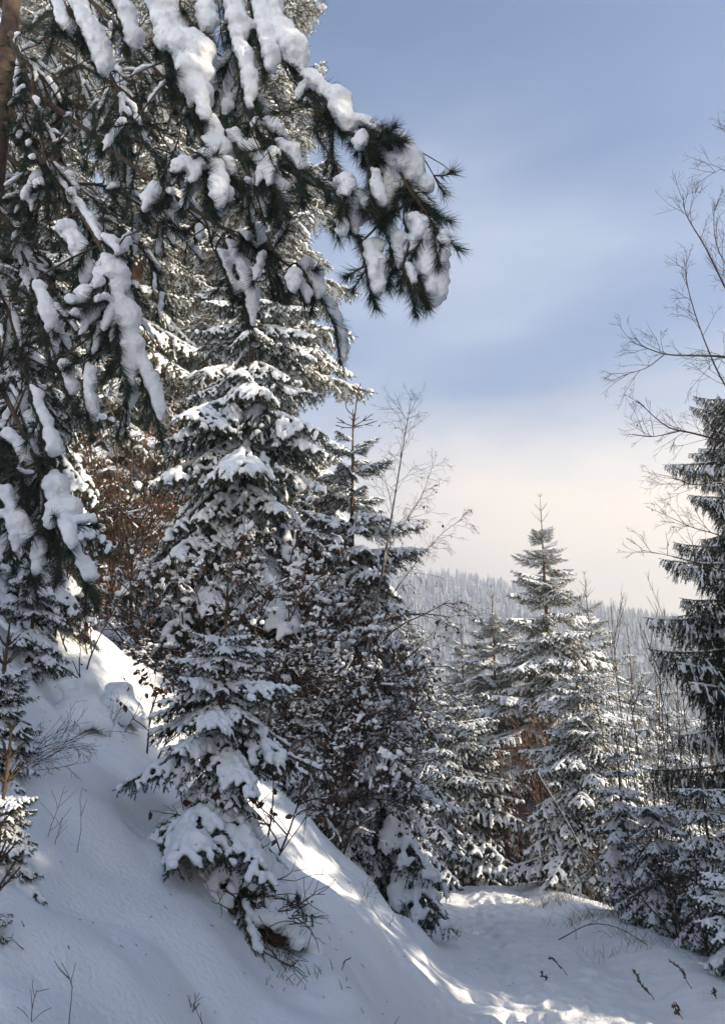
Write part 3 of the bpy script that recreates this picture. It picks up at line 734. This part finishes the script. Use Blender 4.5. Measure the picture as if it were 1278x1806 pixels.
    bough([(200, -330, 4.6), (320, -180, 4.0), (430, -60, 3.6), (500, 100, 3.45), (600, 225, 3.35), (690, 255, 3.3), (740, 335, 3.3), (778, 376, 3.3)],
          [([(425, -60, Y), (462, 30, Y), (495, 95, Y), (520, 130, Y)], 30), ([(520, 135, Y), (560, 170, Y), (588, 215, Y), (607, 240, Y)], 27),
           ([(620, 215, Y), (650, 230, Y), (690, 262, Y)], 16), ([(692, 258, Y), (712, 290, Y), (716, 338, Y)], 30), ([(668, 280, Y), (678, 325, Y), (688, 375, Y)], 20),
           ([(655, 300, 3.25), (660, 345, 3.25), (672, 370, 3.25)], 17), ([(728, 305, Y), (752, 320, Y), (766, 342, Y)], 17), ([(740, 345, Y), (760, 366, Y), (782, 382, Y)], 14),
           ([(728, 385, Y), (748, 440, Y), (764, 500, Y), (776, 548, Y)], 30), ([(640, 430, Y), (650, 480, Y), (662, 532, Y)], 20), ([(688, 400, Y), (702, 440, Y), (708, 482, Y)], 15),
           ([(728, 470, 3.3), (735, 495, 3.3), (742, 515, 3.3)], 9), ([(560, 240, Y), (590, 290, Y), (600, 320, Y)], 0), ([(545, 170, Y), (585, 165, Y), (600, 190, Y)], 0)], 16, .5, sl=(.12, .24), load=.25, bare_twigs=6)
    bough([(100, -280, 4.5), (260, -170, 4.0), (388, -40, 3.55), (428, 150, 3.45), (470, 260, 3.4), (540, 320, 3.4), (612, 345, 3.35)],
          [([(385, -50, Y), (402, 50, Y), (422, 130, Y), (432, 195, Y)], 24), ([(438, -20, Y), (452, 60, Y), (468, 130, Y)], 25), ([(340, -40, Y), (348, 20, Y), (352, 60, Y)], 24),
           ([(585, 330, Y), (607, 360, Y), (616, 412, Y)], 22), ([(395, 235, Y), (430, 275, Y), (470, 325, Y)], 19), ([(480, 250, Y), (515, 290, Y), (530, 315, Y)], 15), ([(470, 300, Y), (484, 335, Y), (488, 350, Y)], 13)], 16, .35, load=.45)
    bough([(10, 130, 4.9), (140, 220, 4.6), (270, 320, 4.2), (390, 400, 3.9), (480, 450, 3.75), (540, 490, 3.7)],
          [([(528, 470, 3.7), (545, 495, 3.7), (553, 528, 3.7)], 17), ([(395, 425, 3.8), (425, 500, 3.8), (440, 578, 3.8)], 14), ([(380, 440, 3.8), (400, 490, 3.8), (412, 525, 3.8)], 10)], 12, .3, load=.4)
    bough([(30, 230, 4.8), (110, 330, 4.4), (180, 440, 4.1), (212, 560, 4.0), (240, 660, 4.0)],
          [([(175, 455, 4.0), (200, 530, 4.0), (213, 600, 4.0), (215, 680, 4.0)], 21), ([(228, 590, 4.0), (252, 670, 4.0), (278, 745, 4.0)], 15), ([(150, 640, 4.0), (148, 700, 4.0), (160, 750, 4.0)], 12),
           ([(98, 410, 4.2), (128, 450, 4.2), (142, 505, 4.2)], 20), ([(130, 520, 4.0), (165, 545, 4.0), (195, 540, 4.0)], 18), ([(55, 500, 4.1), (70, 545, 4.1), (80, 590, 4.1)], 14), ([(100, 640, 4.1), (112, 670, 4.1), (122, 700, 4.1)], 13)], 16, .3, load=.45, lr=.026)
    bough([(-20, 480, 4.8), (-20, 620, 4.5), (30, 740, 4.2), (75, 840, 4.0), (110, 940, 3.95)],
          [([(50, 680, 4.0), (78, 770, 4.0), (88, 810, 4.0)], 14), ([(72, 860, 4.0), (98, 905, 4.0), (104, 965, 4.0)], 24), ([(112, 950, 3.95), (138, 1000, 3.95), (152, 1035, 3.95)], 14),
           ([(60, 940, 4.0), (58, 985, 4.0), (55, 1020, 4.0)], 14), ([(-5, 860, 4.0), (15, 920, 4.0), (20, 975, 4.0)], 18), ([(0, 770, 4.1), (30, 800, 4.1), (42, 860, 4.1)], 15)], 14, .3, load=.45, lr=.026)
    # the dim tangle inside the crown
    for c in ([(0, 60, 5.1), (90, 150, 5.0), (200, 230, 4.9), (300, 270, 4.8)], [(0, 160, 5.0), (60, 260, 4.8), (150, 380, 4.7), (260, 440, 4.6)],
              [(-30, 330, 5.0), (30, 420, 4.8), (70, 520, 4.7), (120, 620, 4.6)], [(40, -100, 5.2), (180, 20, 5.1), (300, 150, 5.0), (400, 250, 4.9), (450, 330, 4.9)],
              [(0, 10, 5.4), (120, 100, 5.5), (240, 180, 5.6), (340, 330, 5.6)], [(-20, 250, 5.3), (80, 320, 5.5), (190, 330, 5.6), (300, 400, 5.6)],
              [(120, -160, 5.0), (260, -60, 4.8), (360, 80, 4.7), (410, 210, 4.6), (470, 400, 4.6)], [(-40, 420, 5.2), (20, 560, 5.0), (40, 680, 5.0), (20, 800, 5.0)],
              [(60, -60, 4.6), (150, 60, 4.5), (210, 160, 4.4), (250, 260, 4.3)], [(20, 60, 4.7), (60, 180, 4.5), (80, 300, 4.4), (60, 400, 4.4)]):
        bough(c, (), 16, .12, sl=(.18, .40), load=.42, lr=.020, bare_twigs=18, dens=330)
build_pine()

# ---------------------------------------------------------------- leafless and brown-leaved wood
def grow(rng, p, d, l, r, lev, maxlev, out, kids=(3, 5), ang=(25, 55), ratio=.6, grav=0.0, wob=.10, seg=6, start=.25):
    pts = [np.asarray(p, float)]; d = unit(d)
    for i in range(seg):
        d = unit(d + rng.normal(0, wob, 3) + np.array([0, 0, grav * (lev + .3)]))
        pts.append(pts[-1] + d * l / seg)
    pts = np.array(pts); out.append((pts, r, lev))
    if lev >= maxlev: return
    for q in range(rng.integers(kids[0], kids[1] + 1)):
        f = rng.uniform(start, .97); s, tg = sample_line(pts, np.array([f])); tg = tg[0]
        perp = unit(np.cross(tg, rng.normal(size=3))); a = R(rng.uniform(*ang))
        grow(rng, s[0], tg * math.cos(a) + perp * math.sin(a), l * ratio * (1.15 - .5 * f) * rng.uniform(.75, 1.2), r * .55, lev + 1, maxlev, out, kids, ang, ratio, grav, wob, seg, start)
def wood(mb, out, rmin=.0018, mat=0, tipf=.35):
    for pts, r, lev in out:
        tube(mb, pts, np.linspace(max(r, rmin), max(r * tipf, rmin * .8), len(pts)), 6 if lev == 0 else 4 if lev == 1 else 3, mat, cap=False)
def leaves(mb, rng, out, n, size, lev_min=2, hang=.6, mat=0):
    tw = [o for o in out if o[2] >= lev_min]
    idx = rng.integers(0, len(tw), n)
    P = []; 
    for i in idx:
        pts = tw[i][0]; s, tg = sample_line(pts, np.array([rng.uniform(.2, 1.0)])); s = s[0]
        d = unit(tg[0] * .4 + rng.normal(0, .6, 3) + [0, 0, -hang]); sd_ = unit(np.cross(d, rng.normal(size=3))); nn = np.cross(d, sd_)
        l = size * rng.uniform(.65, 1.25); wv = l * rng.uniform(.24, .34); cu = l * rng.uniform(.05, .22)
        V = [s, s + d * l * .35 + sd_ * wv + nn * cu, s + d * l * .72 + sd_ * wv * .75 + nn * cu * 1.2, s + d * l, s + d * l * .72 - sd_ * wv * .75 + nn * cu * 1.2, s + d * l * .35 - sd_ * wv + nn * cu, s + d * l * .5]
        mb.add(V, tris=[(0, 1, 6), (1, 2, 6), (2, 3, 6), (3, 4, 6), (4, 5, 6), (5, 0, 6)], mat=mat)
        P.append(s)
    return np.array(P)
def bush_meshes(seed, h, spread, stems, nleaf, leaf, leafmat='leaf', snow_n=350, snow_r=(.012, .035), maxlev=3, twigmat='twig', grav=-.01):
    rng = np.random.default_rng(seed); out = []
    for i in range(stems):
        a = rng.uniform(0, 6.28); t = rng.uniform(.05, 1) * spread
        grow(rng, [math.cos(a) * .12, math.sin(a) * .12, -.1], [math.cos(a) * t, math.sin(a) * t, 1], h * rng.uniform(.65, 1.05), .006 * h + .004, 0, maxlev, out, (4, 6), (30, 65), .55, grav, .09, 6, .2)
    mb = MB(); wood(mb, out); st = mb.mesh('stem', [M[twigmat]])
    mb = MB(); P = leaves(mb, rng, out, nleaf, leaf) if nleaf else np.zeros((0, 3)); lf = mb.mesh('leaves', [M[leafmat]]) if nleaf else None
    cen = []; rad = []
    tw = [o for o in out if o[2] >= 1]
    for q in range(snow_n):
        if len(P) and rng.random() < .5:
            c = P[rng.integers(len(P))] + [0, 0, .010]; r = rng.uniform(*snow_r) * rng.uniform(.6, 1)
            for e in range(rng.integers(2, 6)): cen.append(c + rng.normal(0, 1, 3) * r * [1.3, 1.3, .45]); rad.append(r * rng.uniform(.45, 1))
        else:
            pts = tw[rng.integers(len(tw))][0]; f = rng.uniform(0, .6); r = rng.uniform(*snow_r) * .5
            for u in np.linspace(f, f + rng.uniform(.15, .4), 10): cen.append(sample_line(pts, np.array([u]))[0][0] + [0, 0, r * .7]); rad.append(r * rng.uniform(.6, 1.15))
    sn = blobs('snow', cen, rad, .0125, 2, .9, .08, .5, seed=seed) if snow_n else None
    return st, lf, sn
def place_bush(ms, name, label, cat, x, y, s, rz, group=None, sz=None):
    z = G(x, y) - .05
    root = thing(name, label, cat, (x, y, z), group); root.rotation_euler = (0, 0, rz); root.scale = (s, s, sz or s)
    st, lf, sn = ms
    link('stem', st, root)
    if lf: o = link('leaves', lf, root); o['kind'] = 'stuff'
    if sn: o = link('snow', sn, root); o['kind'] = 'stuff'
    return root
beech = [bush_meshes(500 + i, 3.0, .6, 8, 1100, .058, snow_n=1150, snow_r=(.012, .044)) for i in range(4)]
BU = [(340, 930, 10.6), (405, 900, 11.3), (470, 930, 10.9), (535, 990, 11.0), (590, 1060, 11.3), (440, 1100, 10.2), (510, 1150, 10.4), (585, 1180, 10.6), (640, 1120, 12.2), (380, 1100, 9.8)]
BL = ['brown-leaved snowy bush nearest the drooping pine boughs', 'tall snowy beech bush under the big spruce', 'snow-dotted beech bush straight above the small bowed spruce', 'beech bush with russet leaves below the spruce tips',
      'beech bush beside the birch stem', 'low beech bush touching the small bowed spruce', 'reddish beech bush in the middle of the bank thicket', 'lowest beech bush where the bank meets the path', 'shaded beech bush behind the birch', 'leafy bush at the left shoulder of the small bowed spruce']
for i, (u, v, Y) in enumerate(BU):
    p = at(u, v, Y); h = max(.8, p[2] - G(p[0], p[1]))
    place_bush(beech[i % 4], 'beech_bush', BL[i], 'bush', p[0], p[1], max(.7, min(1.1, h / 3.0)), i * 1.7, 'brown-leaved bushes on the bank', h / 3.0)
sapl = [bush_meshes(520 + i, 1.3, .5, 3, 130, .075, snow_n=40, snow_r=(.01, .022), maxlev=2) for i in range(2)]
for i, (u, v, lab, s) in enumerate(((150, 1170, 'little beech sapling with hanging brown leaves beside the buried stumps', .8), (215, 1060, 'russet-leaved sapling under the pine boughs', 1.0), (255, 1330, 'thin brown-leaved sapling close to the bowed spruce', .8), (100, 1120, 'twiggy sapling with few brown leaves on the upper bank', .9), (430, 1560, 'leaning dark sapling in the lower branches of the bowed spruce', .8))):
    p = on_ground(u, v); place_bush(sapl[i % 2], 'beech_sapling', lab, 'sapling', p[0], p[1], s, i * 2.1, 'leafy saplings on the bank')
orange = [bush_meshes(540, 2.6, .45, 8, 900, .06, 'leaf_orange', 380, (.012, .03), twigmat='twig')]
for i, (u, v, Y, lab) in enumerate(((205, 800, 13.5, 'orange-leaved bush glowing behind the snow-fingered spruce'), (270, 700, 14.5, 'orange-leaved bush below the orange-brown trunk'), (120, 850, 12.5, 'orange-leaved bush low behind the hanging pine tips'))):
    p = at(u, v, Y); h = max(1.2, p[2] - G(p[0], p[1])); place_bush(orange[0], 'beech_bush', lab, 'bush', p[0], p[1], h / 2.6 * .9, i * 2.3, 'orange-leaved bushes up the hillside', h / 2.6)
russet = [bush_meshes(560 + i, 2.6, .5, 8, 0, .05, 'leaf', 300, (.008, .022), twigmat='twig_red', maxlev=2) for i in range(2)]
for i, (u, v, Y, lab) in enumerate(((955, 1190, 21.0, 'russet leafless shrub in front of the tallest spruce'), (905, 1300, 21.5, 'russet leafless shrub above the end of the path'), (1000, 1330, 19.6, 'russet shrub at the right corner of the path end'), (860, 1380, 22.5, 'low russet brushwood closing the path'), (1065, 1400, 17.5, 'russet shrub among the bare saplings'),
                                    (760, 1400, 21.5, 'brushwood left of the path end'))):
    p = at(u, v, Y); h = max(1.2, p[2] - G(p[0], p[1])); place_bush(russet[i % 2], 'leafless_shrub', lab, 'shrub', p[0], p[1], h / 2.6 * .75, i * 1.3, 'russet shrubs at the path end', h / 2.6)
thick = [bush_meshes(580 + i, 1.5, .8, 8, 250, .045, 'leaf', 260, (.010, .028)) for i in range(2)]
for i, (u, v, lab) in enumerate(((1060, 1590, 'snow-dusted thicket at the near corner of the saplings'), (1120, 1625, 'snow-dusted thicket below the dark young spruce'), (1180, 1655, 'twiggy thicket on the crest of the verge'), (1245, 1690, 'nearest thicket on the right verge'), (1010, 1575, 'thicket with sunlit grass at its foot'))):
    p = on_ground(u, v); place_bush(thick[i % 2], 'thicket', lab, 'bush', p[0] + .25, p[1] + .2, .95, i * 1.9, 'thickets along the right verge')
# thin upright saplings on the right verge
rods = []
for i in range(3):
    rng = np.random.default_rng(600 + i); out = []
    grow(rng, [0, 0, -.1], [rng.normal(0, .05), rng.normal(0, .05), 1], 4.4, .012, 0, 2, out, (6, 10), (18, 42), .27, .02, .05, 9, .25)
    mb = MB(); wood(mb, out, .0016); rods.append(mb.mesh('stem', [M['twig']]))
for i, (u, v, Y, lab) in enumerate(((1062, 1060, 17, 'bare sapling leftmost of the thin upright ones'), (1082, 1040, 16, 'bare sapling rising against the fog by the short-topped spruce'), (1098, 1075, 15.5, 'slender bare sapling third from the path'), (1118, 1050, 15, 'bare sapling with the straightest stem'),
                                    (1140, 1090, 14.5, 'bare sapling over the thin young spruce'), (1160, 1060, 15.2, 'tall bare sapling before the dark drooping spruce'), (1188, 1110, 13.5, 'bare sapling touching the dark drooping spruce'), (1210, 1150, 12.6, 'short bare sapling right of the others'), (1130, 1190, 13.0, 'low bare sapling in front of the straight ones'))):
    p = at(u, v, Y); h = p[2] - G(p[0], p[1]); root = thing('bare_sapling', lab, 'sapling', (p[0], p[1], G(p[0], p[1])), 'bare saplings on the right verge')
    root.rotation_euler = (0, 0, i * 1.1); root.scale = (1, 1, h / 4.4); link('stem', rods[i % 3], root)

def line_tree(name, label, cat, mains, trunk_r, mat, seed, twig, leaf_n=0, base_first=True, lev=(1, 2)):
    """a leafless tree laid out from its main limbs; twigs grow from each"""
    rng = np.random.default_rng(seed)
    b = mains[0][0]; org = np.array([b[0], b[1], G(b[0], b[1]) - .1]) if base_first else np.array(b)
    root = thing(name, label, cat, org)
    allout = []
    for i, (pts, r) in enumerate([(m, trunk_r if j == 0 else None) for j, m in enumerate(mains)]):
        pass
    for j, m in enumerate(mains):
        P = catmull(m, 16) - org; r = trunk_r[j]
        mb = MB(); tube(mb, P, np.linspace(r, max(.0025, r * .22), 16), 7, 0)
        out = []
        kw = twig[j] if isinstance(twig, list) else twig
        ll = np.linalg.norm(np.diff(P, axis=0), axis=1).sum()
        for q in range(int(ll * kw['n'])):
            f = rng.uniform(kw.get('u0', .25), 1.0); s, tg = sample_line(P, np.array([f])); tg = tg[0]
            perp = unit(np.cross(tg, rng.normal(size=3))); a = R(rng.uniform(25, 60))
            grow(rng, s[0], tg * math.cos(a) + perp * math.sin(a) + np.array([0, 0, kw.get('up', 0)]), kw['l'] * (1.2 - .6 * f) * rng.uniform(.6, 1.2), kw['r'], 0, kw.get('lev', 2), out, (2, 4), (25, 55), .55, kw.get('grav', 0), .10, 5, .2)
        wood(mb, out, .0016, 1)
        o = link('trunk' if j == 0 else 'limb', mb.mesh('limb', [M[mat], M['twig']]), root)
        allout += [(p, r_, 2) for p, r_, l_ in out]
    if leaf_n:
        mb = MB(); leaves(mb, rng, allout, leaf_n, .045, 0, 1.2); o = link('leaves', mb.mesh('leaves', [M['leaf']]), root); o['kind'] = 'stuff'
    return root
Yb = 10.9
g0 = on_ground(575, 1420)
line_tree('birch_tree', 'thin leaning birch with fine drooping twigs against the fog', 'birch',
          [[at(578, 1440, Yb), at(612, 1300, Yb), at(640, 1180, Yb), at(668, 1040, Yb), at(692, 900, Yb), at(710, 790, Yb), at(722, 720, Yb)],
           [at(641, 1180, Yb), at(670, 1085, Yb), at(720, 1010, Yb - .1), at(775, 945, Yb - .2), at(815, 915, Yb - .2)],
           [at(630, 1225, Yb), at(680, 1190, Yb - .2), at(740, 1140, Yb - .4), at(790, 1090, Yb - .5), at(840, 1085, Yb - .5)],
           [at(668, 1040, Yb), at(690, 960, Yb + .1), at(740, 880, Yb + .2), at(770, 800, Yb + .2)]],
          [.026, .010, .008, .008], 'birch', 71, [dict(n=8, l=.75, r=.0028, u0=.4, grav=-.03), dict(n=11, l=.5, r=.002, grav=-.10), dict(n=6, l=.5, r=.002, grav=-.05), dict(n=10, l=.5, r=.002, grav=-.07)], 46)
Yt = 9.0
def q(*a): return [at(u, v, Y) for u, v, Y in a]
xb = at(1345, 700, Yt + .3)
line_tree('bare_tree', 'leafless tree reaching in from the right edge with forked twigs', 'tree',
          [[np.array([xb[0], xb[1], G(xb[0], xb[1])]), at(1350, 1000, Yt + .3), at(1345, 700, Yt + .3), at(1335, 500, Yt + .3), at(1300, 330, Yt + .3), at(1290, 180, Yt + .3)],
           q((1342, 650, 9.3), (1278, 630, 9.1), (1225, 627, 9), (1170, 624, 8.9), (1110, 602, 8.8)), q((1172, 624, 8.9), (1140, 648, 8.8), (1098, 662, 8.7)),
           q((1340, 820, 9.3), (1290, 785, 9.1), (1225, 765, 9), (1175, 752, 8.9), (1122, 706, 8.8)), q((1200, 760, 8.95), (1150, 770, 8.8), (1112, 766, 8.7)),
           q((1340, 600, 9.3), (1290, 530, 9.2), (1245, 440, 9.1), (1210, 380, 9.1), (1203, 342, 9)), q((1338, 560, 9.3), (1300, 500, 9.4), (1262, 430, 9.4), (1258, 350, 9.4)),
           q((1345, 740, 9.3), (1285, 690, 9.2), (1245, 610, 9.2), (1215, 520, 9.1), (1205, 455, 9)), q((1345, 900, 9.3), (1285, 850, 9.2), (1225, 855, 9.1), (1180, 840, 9)),
           q((1348, 1000, 9.3), (1280, 950, 9.2), (1220, 930, 9.1), (1165, 905, 9)), q((1348, 1060, 9.3), (1280, 1010, 9.2), (1200, 985, 9.0), (1130, 970, 8.9)), q((1300, 330, 9.3), (1275, 300, 9.2), (1258, 305, 9.1))],
          [.085, .020, .008, .018, .007, .016, .012, .014, .010, .010, .010, .006], 'twig', 81, dict(n=7, l=.55, r=.0036, up=.25, grav=.015), 14)

# ---------------------------------------------------------------- small things on the snow
def stalk(label, u, v, hpx, lean=(0, 0), seed=0, head=True, cat='dry stalk', name='dry_stalk'):
    p = on_ground(u, v); rng = np.random.default_rng(seed); h = hpx * p[1] / FPX
    root = thing(name, label, cat, p, 'dead stalks sticking out of the snow')
    mb = MB(); k = 6; t = np.linspace(0, 1, k)
    ax = np.stack([lean[0] * h * t, lean[1] * h * t, h * t - .05], -1) + rng.normal(0, .016, (k, 3)) * t[:, None] + np.array([rng.normal(0, .3), 0, -.12]) * h * (t ** 2)[:, None]
    tube(mb, ax, np.linspace(.0045, .0025, k), 5, 0)
    link('stem', mb.mesh('stem', [M['stalk']]), root)
    if head:
        mb = MB()
        for q_ in range(46):
            s, tg = sample_line(ax, np.array([rng.uniform(.45, 1)])); d = unit(tg[0] * .8 + rng.normal(0, .7, 3)); l = rng.uniform(.012, .03)
            tube(mb, np.stack([s[0], s[0] + d * l]), [.0055, .003], 4, 0)
        link('seed_head', mb.mesh('seed_head', [M['stalk']]), root)
for i, (u, v, h, ln, lab) in enumerate(((1003, 1722, 44, (-.3, 0), 'dark seeded stalk tallest in the middle of the right-hand snow'), (970, 1730, 22, (-.8, 0), 'short bent stalk just left of the tall seeded one'), (1133, 1735, 34, (-.35, 0), 'leaning stalk below the verge thicket'),
                                        (1158, 1765, 38, (-.5, 0), 'crooked stalk between two others on the right verge'), (1220, 1745, 50, (-.15, .1), 'upright seeded stalk near the right edge'), (1262, 1762, 28, (.1, 0), 'stubby stalk close to the right edge'),
                                        (1210, 1800, 40, (-.5, 0), 'lowest stalk by the bottom right corner'), (1185, 1790, 20, (.3, 0), 'small broken stalk beside the lowest one'), (1016, 1658, 46, (0, 0), 'thin stalk in front of the thicket'), (712, 1622, 42, (-.1, 0), 'thin dark stalk left of the path'), (728, 1630, 52, (.12, 0), 'twin stalk nearest the path edge'), (690, 1640, 30, (-.3, 0), 'short stem above the drifted toe of the bank'))):
    stalk(lab, u, v, h, ln, 700 + i, head=i not in (8, 9, 10, 11))
def twig_bunch(label, u, v, hpx, n, seed, spread=.5, mat='twig', cat='twigs', name='dead_twigs', levels=1, snow=False, bias=(0, 0, 0)):
    p = on_ground(u, v); rng = np.random.default_rng(seed); h = hpx * p[1] / FPX; out = []
    root = thing(name, label, cat, p, 'twigs and brush in the snow')
    for i in range(n):
        d = unit(np.array([rng.normal(0, spread), rng.normal(0, spread), 1]) + np.array(bias))
        grow(rng, [rng.normal(0, .04), rng.normal(0, .04), -.04], d, h * rng.uniform(.6, 1.1), .0016, 0, levels, out, (2, 5), (20, 60), .45, -.01, .12, 5, .3)
    mb = MB(); wood(mb, out, .0010); link('stem', mb.mesh('stem', [M[mat]]), root)
for i, a in enumerate((('two bare twigs standing in the bottom left corner', 68, 1800, 95, 2, 801, .12), ('fine grassy twigs near the bottom of the bank', 345, 1800, 60, 5, 802, .3), ('wispy brush over the snow by the left margin', 30, 1345, 150, 16, 803, .35, 'twig', 'twigs', 'dead_twigs', 2, False, (.9, 0, -.45)), ('dry stem with seed pods by the left margin', 92, 1490, 105, 3, 804, .08),
                       ('tiny twig on the open bank', 185, 1700, 26, 2, 805, .9), ('dark brush hanging under the small bowed spruce', 415, 1580, 95, 16, 806, .8), ('tangled brush at the lip of the earth hollow', 500, 1690, 75, 14, 807, .9), ('brush at the foot of the birch', 590, 1470, 80, 14, 808, .6),
                       ('short twigs on the drift beside the birch foot', 640, 1590, 55, 8, 809, .5), ('stray twig lying by the path edge', 795, 1658, 22, 4, 810, 2.5), ('twigs in the shadow of the low spruce', 690, 1560, 60, 8, 811, .5), ('small twigs on the bank right of the bowed spruce', 545, 1420, 30, 4, 812, .6),
                       ('single stem slanting out of the bank', 462, 1735, 34, 1, 813, .4), ('dark sprig low at the left margin', 38, 1640, 36, 4, 814, .6), ('brush along the right verge crest', 1090, 1650, 60, 12, 815, .7), ('brush at the right picture edge', 1262, 1715, 70, 12, 816, .6), ('stems between the two buried stumps', 178, 1290, 70, 6, 817, .4))):
    twig_bunch(*a)
def grass(label, u, v, hpx, n, seed, w=.5):
    p = on_ground(u, v); rng = np.random.default_rng(seed); h = hpx * p[1] / FPX
    root = thing('dry_grass_tuft', label, 'grass tuft', p, 'dry grass along the verge'); mb = MB()
    for i in range(n):
        b = np.array([rng.normal(0, w), rng.normal(0, w * .6), 0]); b[2] = G(p[0] + b[0], p[1] + b[1]) - p[2] - .02
        d = np.array([rng.normal(0, .35), rng.normal(0, .35), 1]); l = h * rng.uniform(.5, 1.2)
        t = np.linspace(0, 1, 4)[:, None]
        tube(mb, b + d * l * t + np.array([d[0], d[1], -.3]) * l * .5 * t ** 2, [.003, .0026, .002, .001], 3, 0, cap=False)
    o = link('blades', mb.mesh('blades', [M['grass']]), root); o['kind'] = 'stuff'
for i, a in enumerate((('pale dry grass at the sunlit corner of the path end', 985, 1592, 30, 90, 901, .35), ('dry grass under the near corner of the saplings', 1035, 1622, 30, 70, 902, .3), ('sparse grass along the right verge', 1110, 1668, 26, 50, 903, .35), ('sparse grass below the earth hollow', 520, 1720, 24, 40, 904, .15), ('dry grass beside the verge stalks', 945, 1600, 18, 30, 905, .3))):
    grass(*a)
# bent stick arching over the verge
p0, p1, p2, p3 = on_ground(985, 1660), on_ground(1040, 1640), on_ground(1090, 1650), on_ground(1142, 1668)
P = catmull([p0 + [0, 0, .02], p1 + [0, 0, .07], p2 + [0, 0, .09], p3 + [0, 0, .0]], 16)
mb = MB(); tube(mb, P, np.linspace(.007, .004, 16), 6, 0); rng = np.random.default_rng(5); out = []
for f in (.3, .5, .7, .85):
    s, tg = sample_line(P, np.array([f])); grow(rng, s[0], tg[0] + rng.normal(0, .5, 3) + [0, 0, .3], .3, .004, 0, 1, out, (2, 3))
wood(mb, out, .002)
o = link('fallen_branch', mb.mesh('fallen_branch', [M['twig']])); o['label'] = 'bent bare branch arching low over the snow of the verge'; o['category'] = 'branch'
# snow-laden leaning stem behind it
P = catmull([on_ground(1075, 1600) + [0, 0, .0], at(1010, 1470, 15.5), at(945, 1360, 15.8)], 14)
mb = MB(); tube(mb, P, np.linspace(.016, .007, 14), 6, 0)
root = thing('leaning_stem', 'snow-lined thin stem leaning across the path-end trees', 'stem', P[0]); o = link('stem', mb.mesh('stem', [M['twig']]), root); o.location = -P[0]
u_ = np.linspace(.1, .98, 160); c, _ = sample_line(P, u_); o = link('snow', blobs('snow', c + [0, 0, .02], (.007 + .006 * np.abs(vnoise(u_ * 9, u_ * 0, 4)) * 2), .006, 2), root); o.location = -P[0]
# snow-buried stumps
for i, (pm, h, r, lab) in enumerate(((P_MOUND1, .30, .13, 'tall stump buried under a thick rounded snow cap'), (P_MOUND2, .22, .10, 'narrower snow-buried stump with dark bark showing'))):
    rng = np.random.default_rng(20 + i); z = G(pm[0], pm[1]); k_ = pm[1] / FPX * 1.15
    root = thing('snow_buried_stump', lab, 'stump', (pm[0], pm[1], z), 'buried stumps on the bank'); root.scale = (k_ * 150,) * 3
    mb = MB(); th = np.linspace(-.3, h, 6); tube(mb, np.stack([th * .08, th * 0, th], -1), r * np.array([1.2, .8, .72, .68, .66, .6]), 14, 0); link('wood', mb.mesh('wood', [M['earth']]), root)
    cen = []; rad = []
    for q_ in range(90):
        a = rng.uniform(0, 6.28); zz = rng.uniform(.0, 1) ** .6 * h; 
        if i == 1 and -2.4 < (a if a < math.pi else a - 2 * math.pi) < -1.7 and zz < h * .8: continue
        rr = rng.uniform(.035, .065); cen.append([math.cos(a) * r * .95, math.sin(a) * r * .95, zz]); rad.append(rr)
    for q_ in range(14): cen.append([rng.normal(0, r * .5), rng.normal(0, r * .5), h + .03]); rad.append(rng.uniform(.05, .085))
    for q_ in range(110):
        a = rng.uniform(0, 6.28); f = rng.random(); cen.append([math.cos(a) * r * (1 + f * 1.6), math.sin(a) * r * (1 + f * 1.6), .12 - f * .20]); rad.append(.085)
    link('snow', blobs('snow', cen, rad, .012, 18, .9, rough=.12), root)
# dark earth and roots washed out under the bowed spruce
for i, (u, v, s, lab) in enumerate(((455, 1660, 1.0, 'dark earth and roots laid bare under a lip of snow'), (350, 1500, .7, 'shaded root hollow at the base of the bowed spruce'))):
    p = on_ground(u, v); rng = np.random.default_rng(30 + i)
    root = thing('root_clump', lab, 'roots', p, 'bare roots on the bank')
    cen = np.clip(rng.normal(0, 1, (150, 3)), -1.7, 1.7) * [.075, .04, .06] * s + [0, .04, -.02]; link('earth', blobs('earth', cen, rng.uniform(.010, .022, 150) * s, .008, 0, 1, .35, mats=[M['earth']]), root)
    out = []
    for q_ in range(60):
        grow(rng, rng.normal(0, .13, 3) * s + [0, -.03, .05], [rng.normal(.25, .8), -.5 + rng.normal(0, .5), rng.normal(-.2, .6)], rng.uniform(.12, .35) * s, rng.uniform(.002, .006), 0, 1, out, (1, 3), (20, 60), .5, -.05, .2, 5)
    mb = MB(); wood(mb, out, .0016); link('roots', mb.mesh('roots', [M['twig']]), root)
    cen = [[(u_ := rng.normal(.02, .13)) * s, rng.normal(.10, .05) * s, (.12 - 2.2 * u_ * u_) * s + rng.normal(0, .015)] for q_ in range(60)]
    link('snow', blobs('snow', cen, rng.uniform(.04, .065, 60) * s, .012, 8, .7), root)

# needles, bud scales and bark crumbs lying on the snow
rng = np.random.default_rng(91); mb = MB()
for k in range(900):
    y = rng.uniform(2.8, 16); t = -1.3 - rng.uniform(-1.2, 3.6) if rng.random() < .75 else rng.uniform(-1.2, 2.0); x = float(xc(y)) + t
    z = G(x, y) + .004; a = rng.uniform(0, 6.28); l = rng.uniform(.006, .03); d = np.array([math.cos(a), math.sin(a), 0]) * l
    e = np.array([x + d[0], y + d[1], 0]); e[2] = G(e[0], e[1]) + .006
    tube(mb, np.stack([[x, y, z], e]), [.0022, .0012], 3, 0)
o = link('needle_litter', mb.mesh('needle_litter', [M['stalk']])); o['kind'] = 'stuff'; o['label'] = 'scattered needles and bark crumbs lying on the snow'; o['category'] = 'litter'
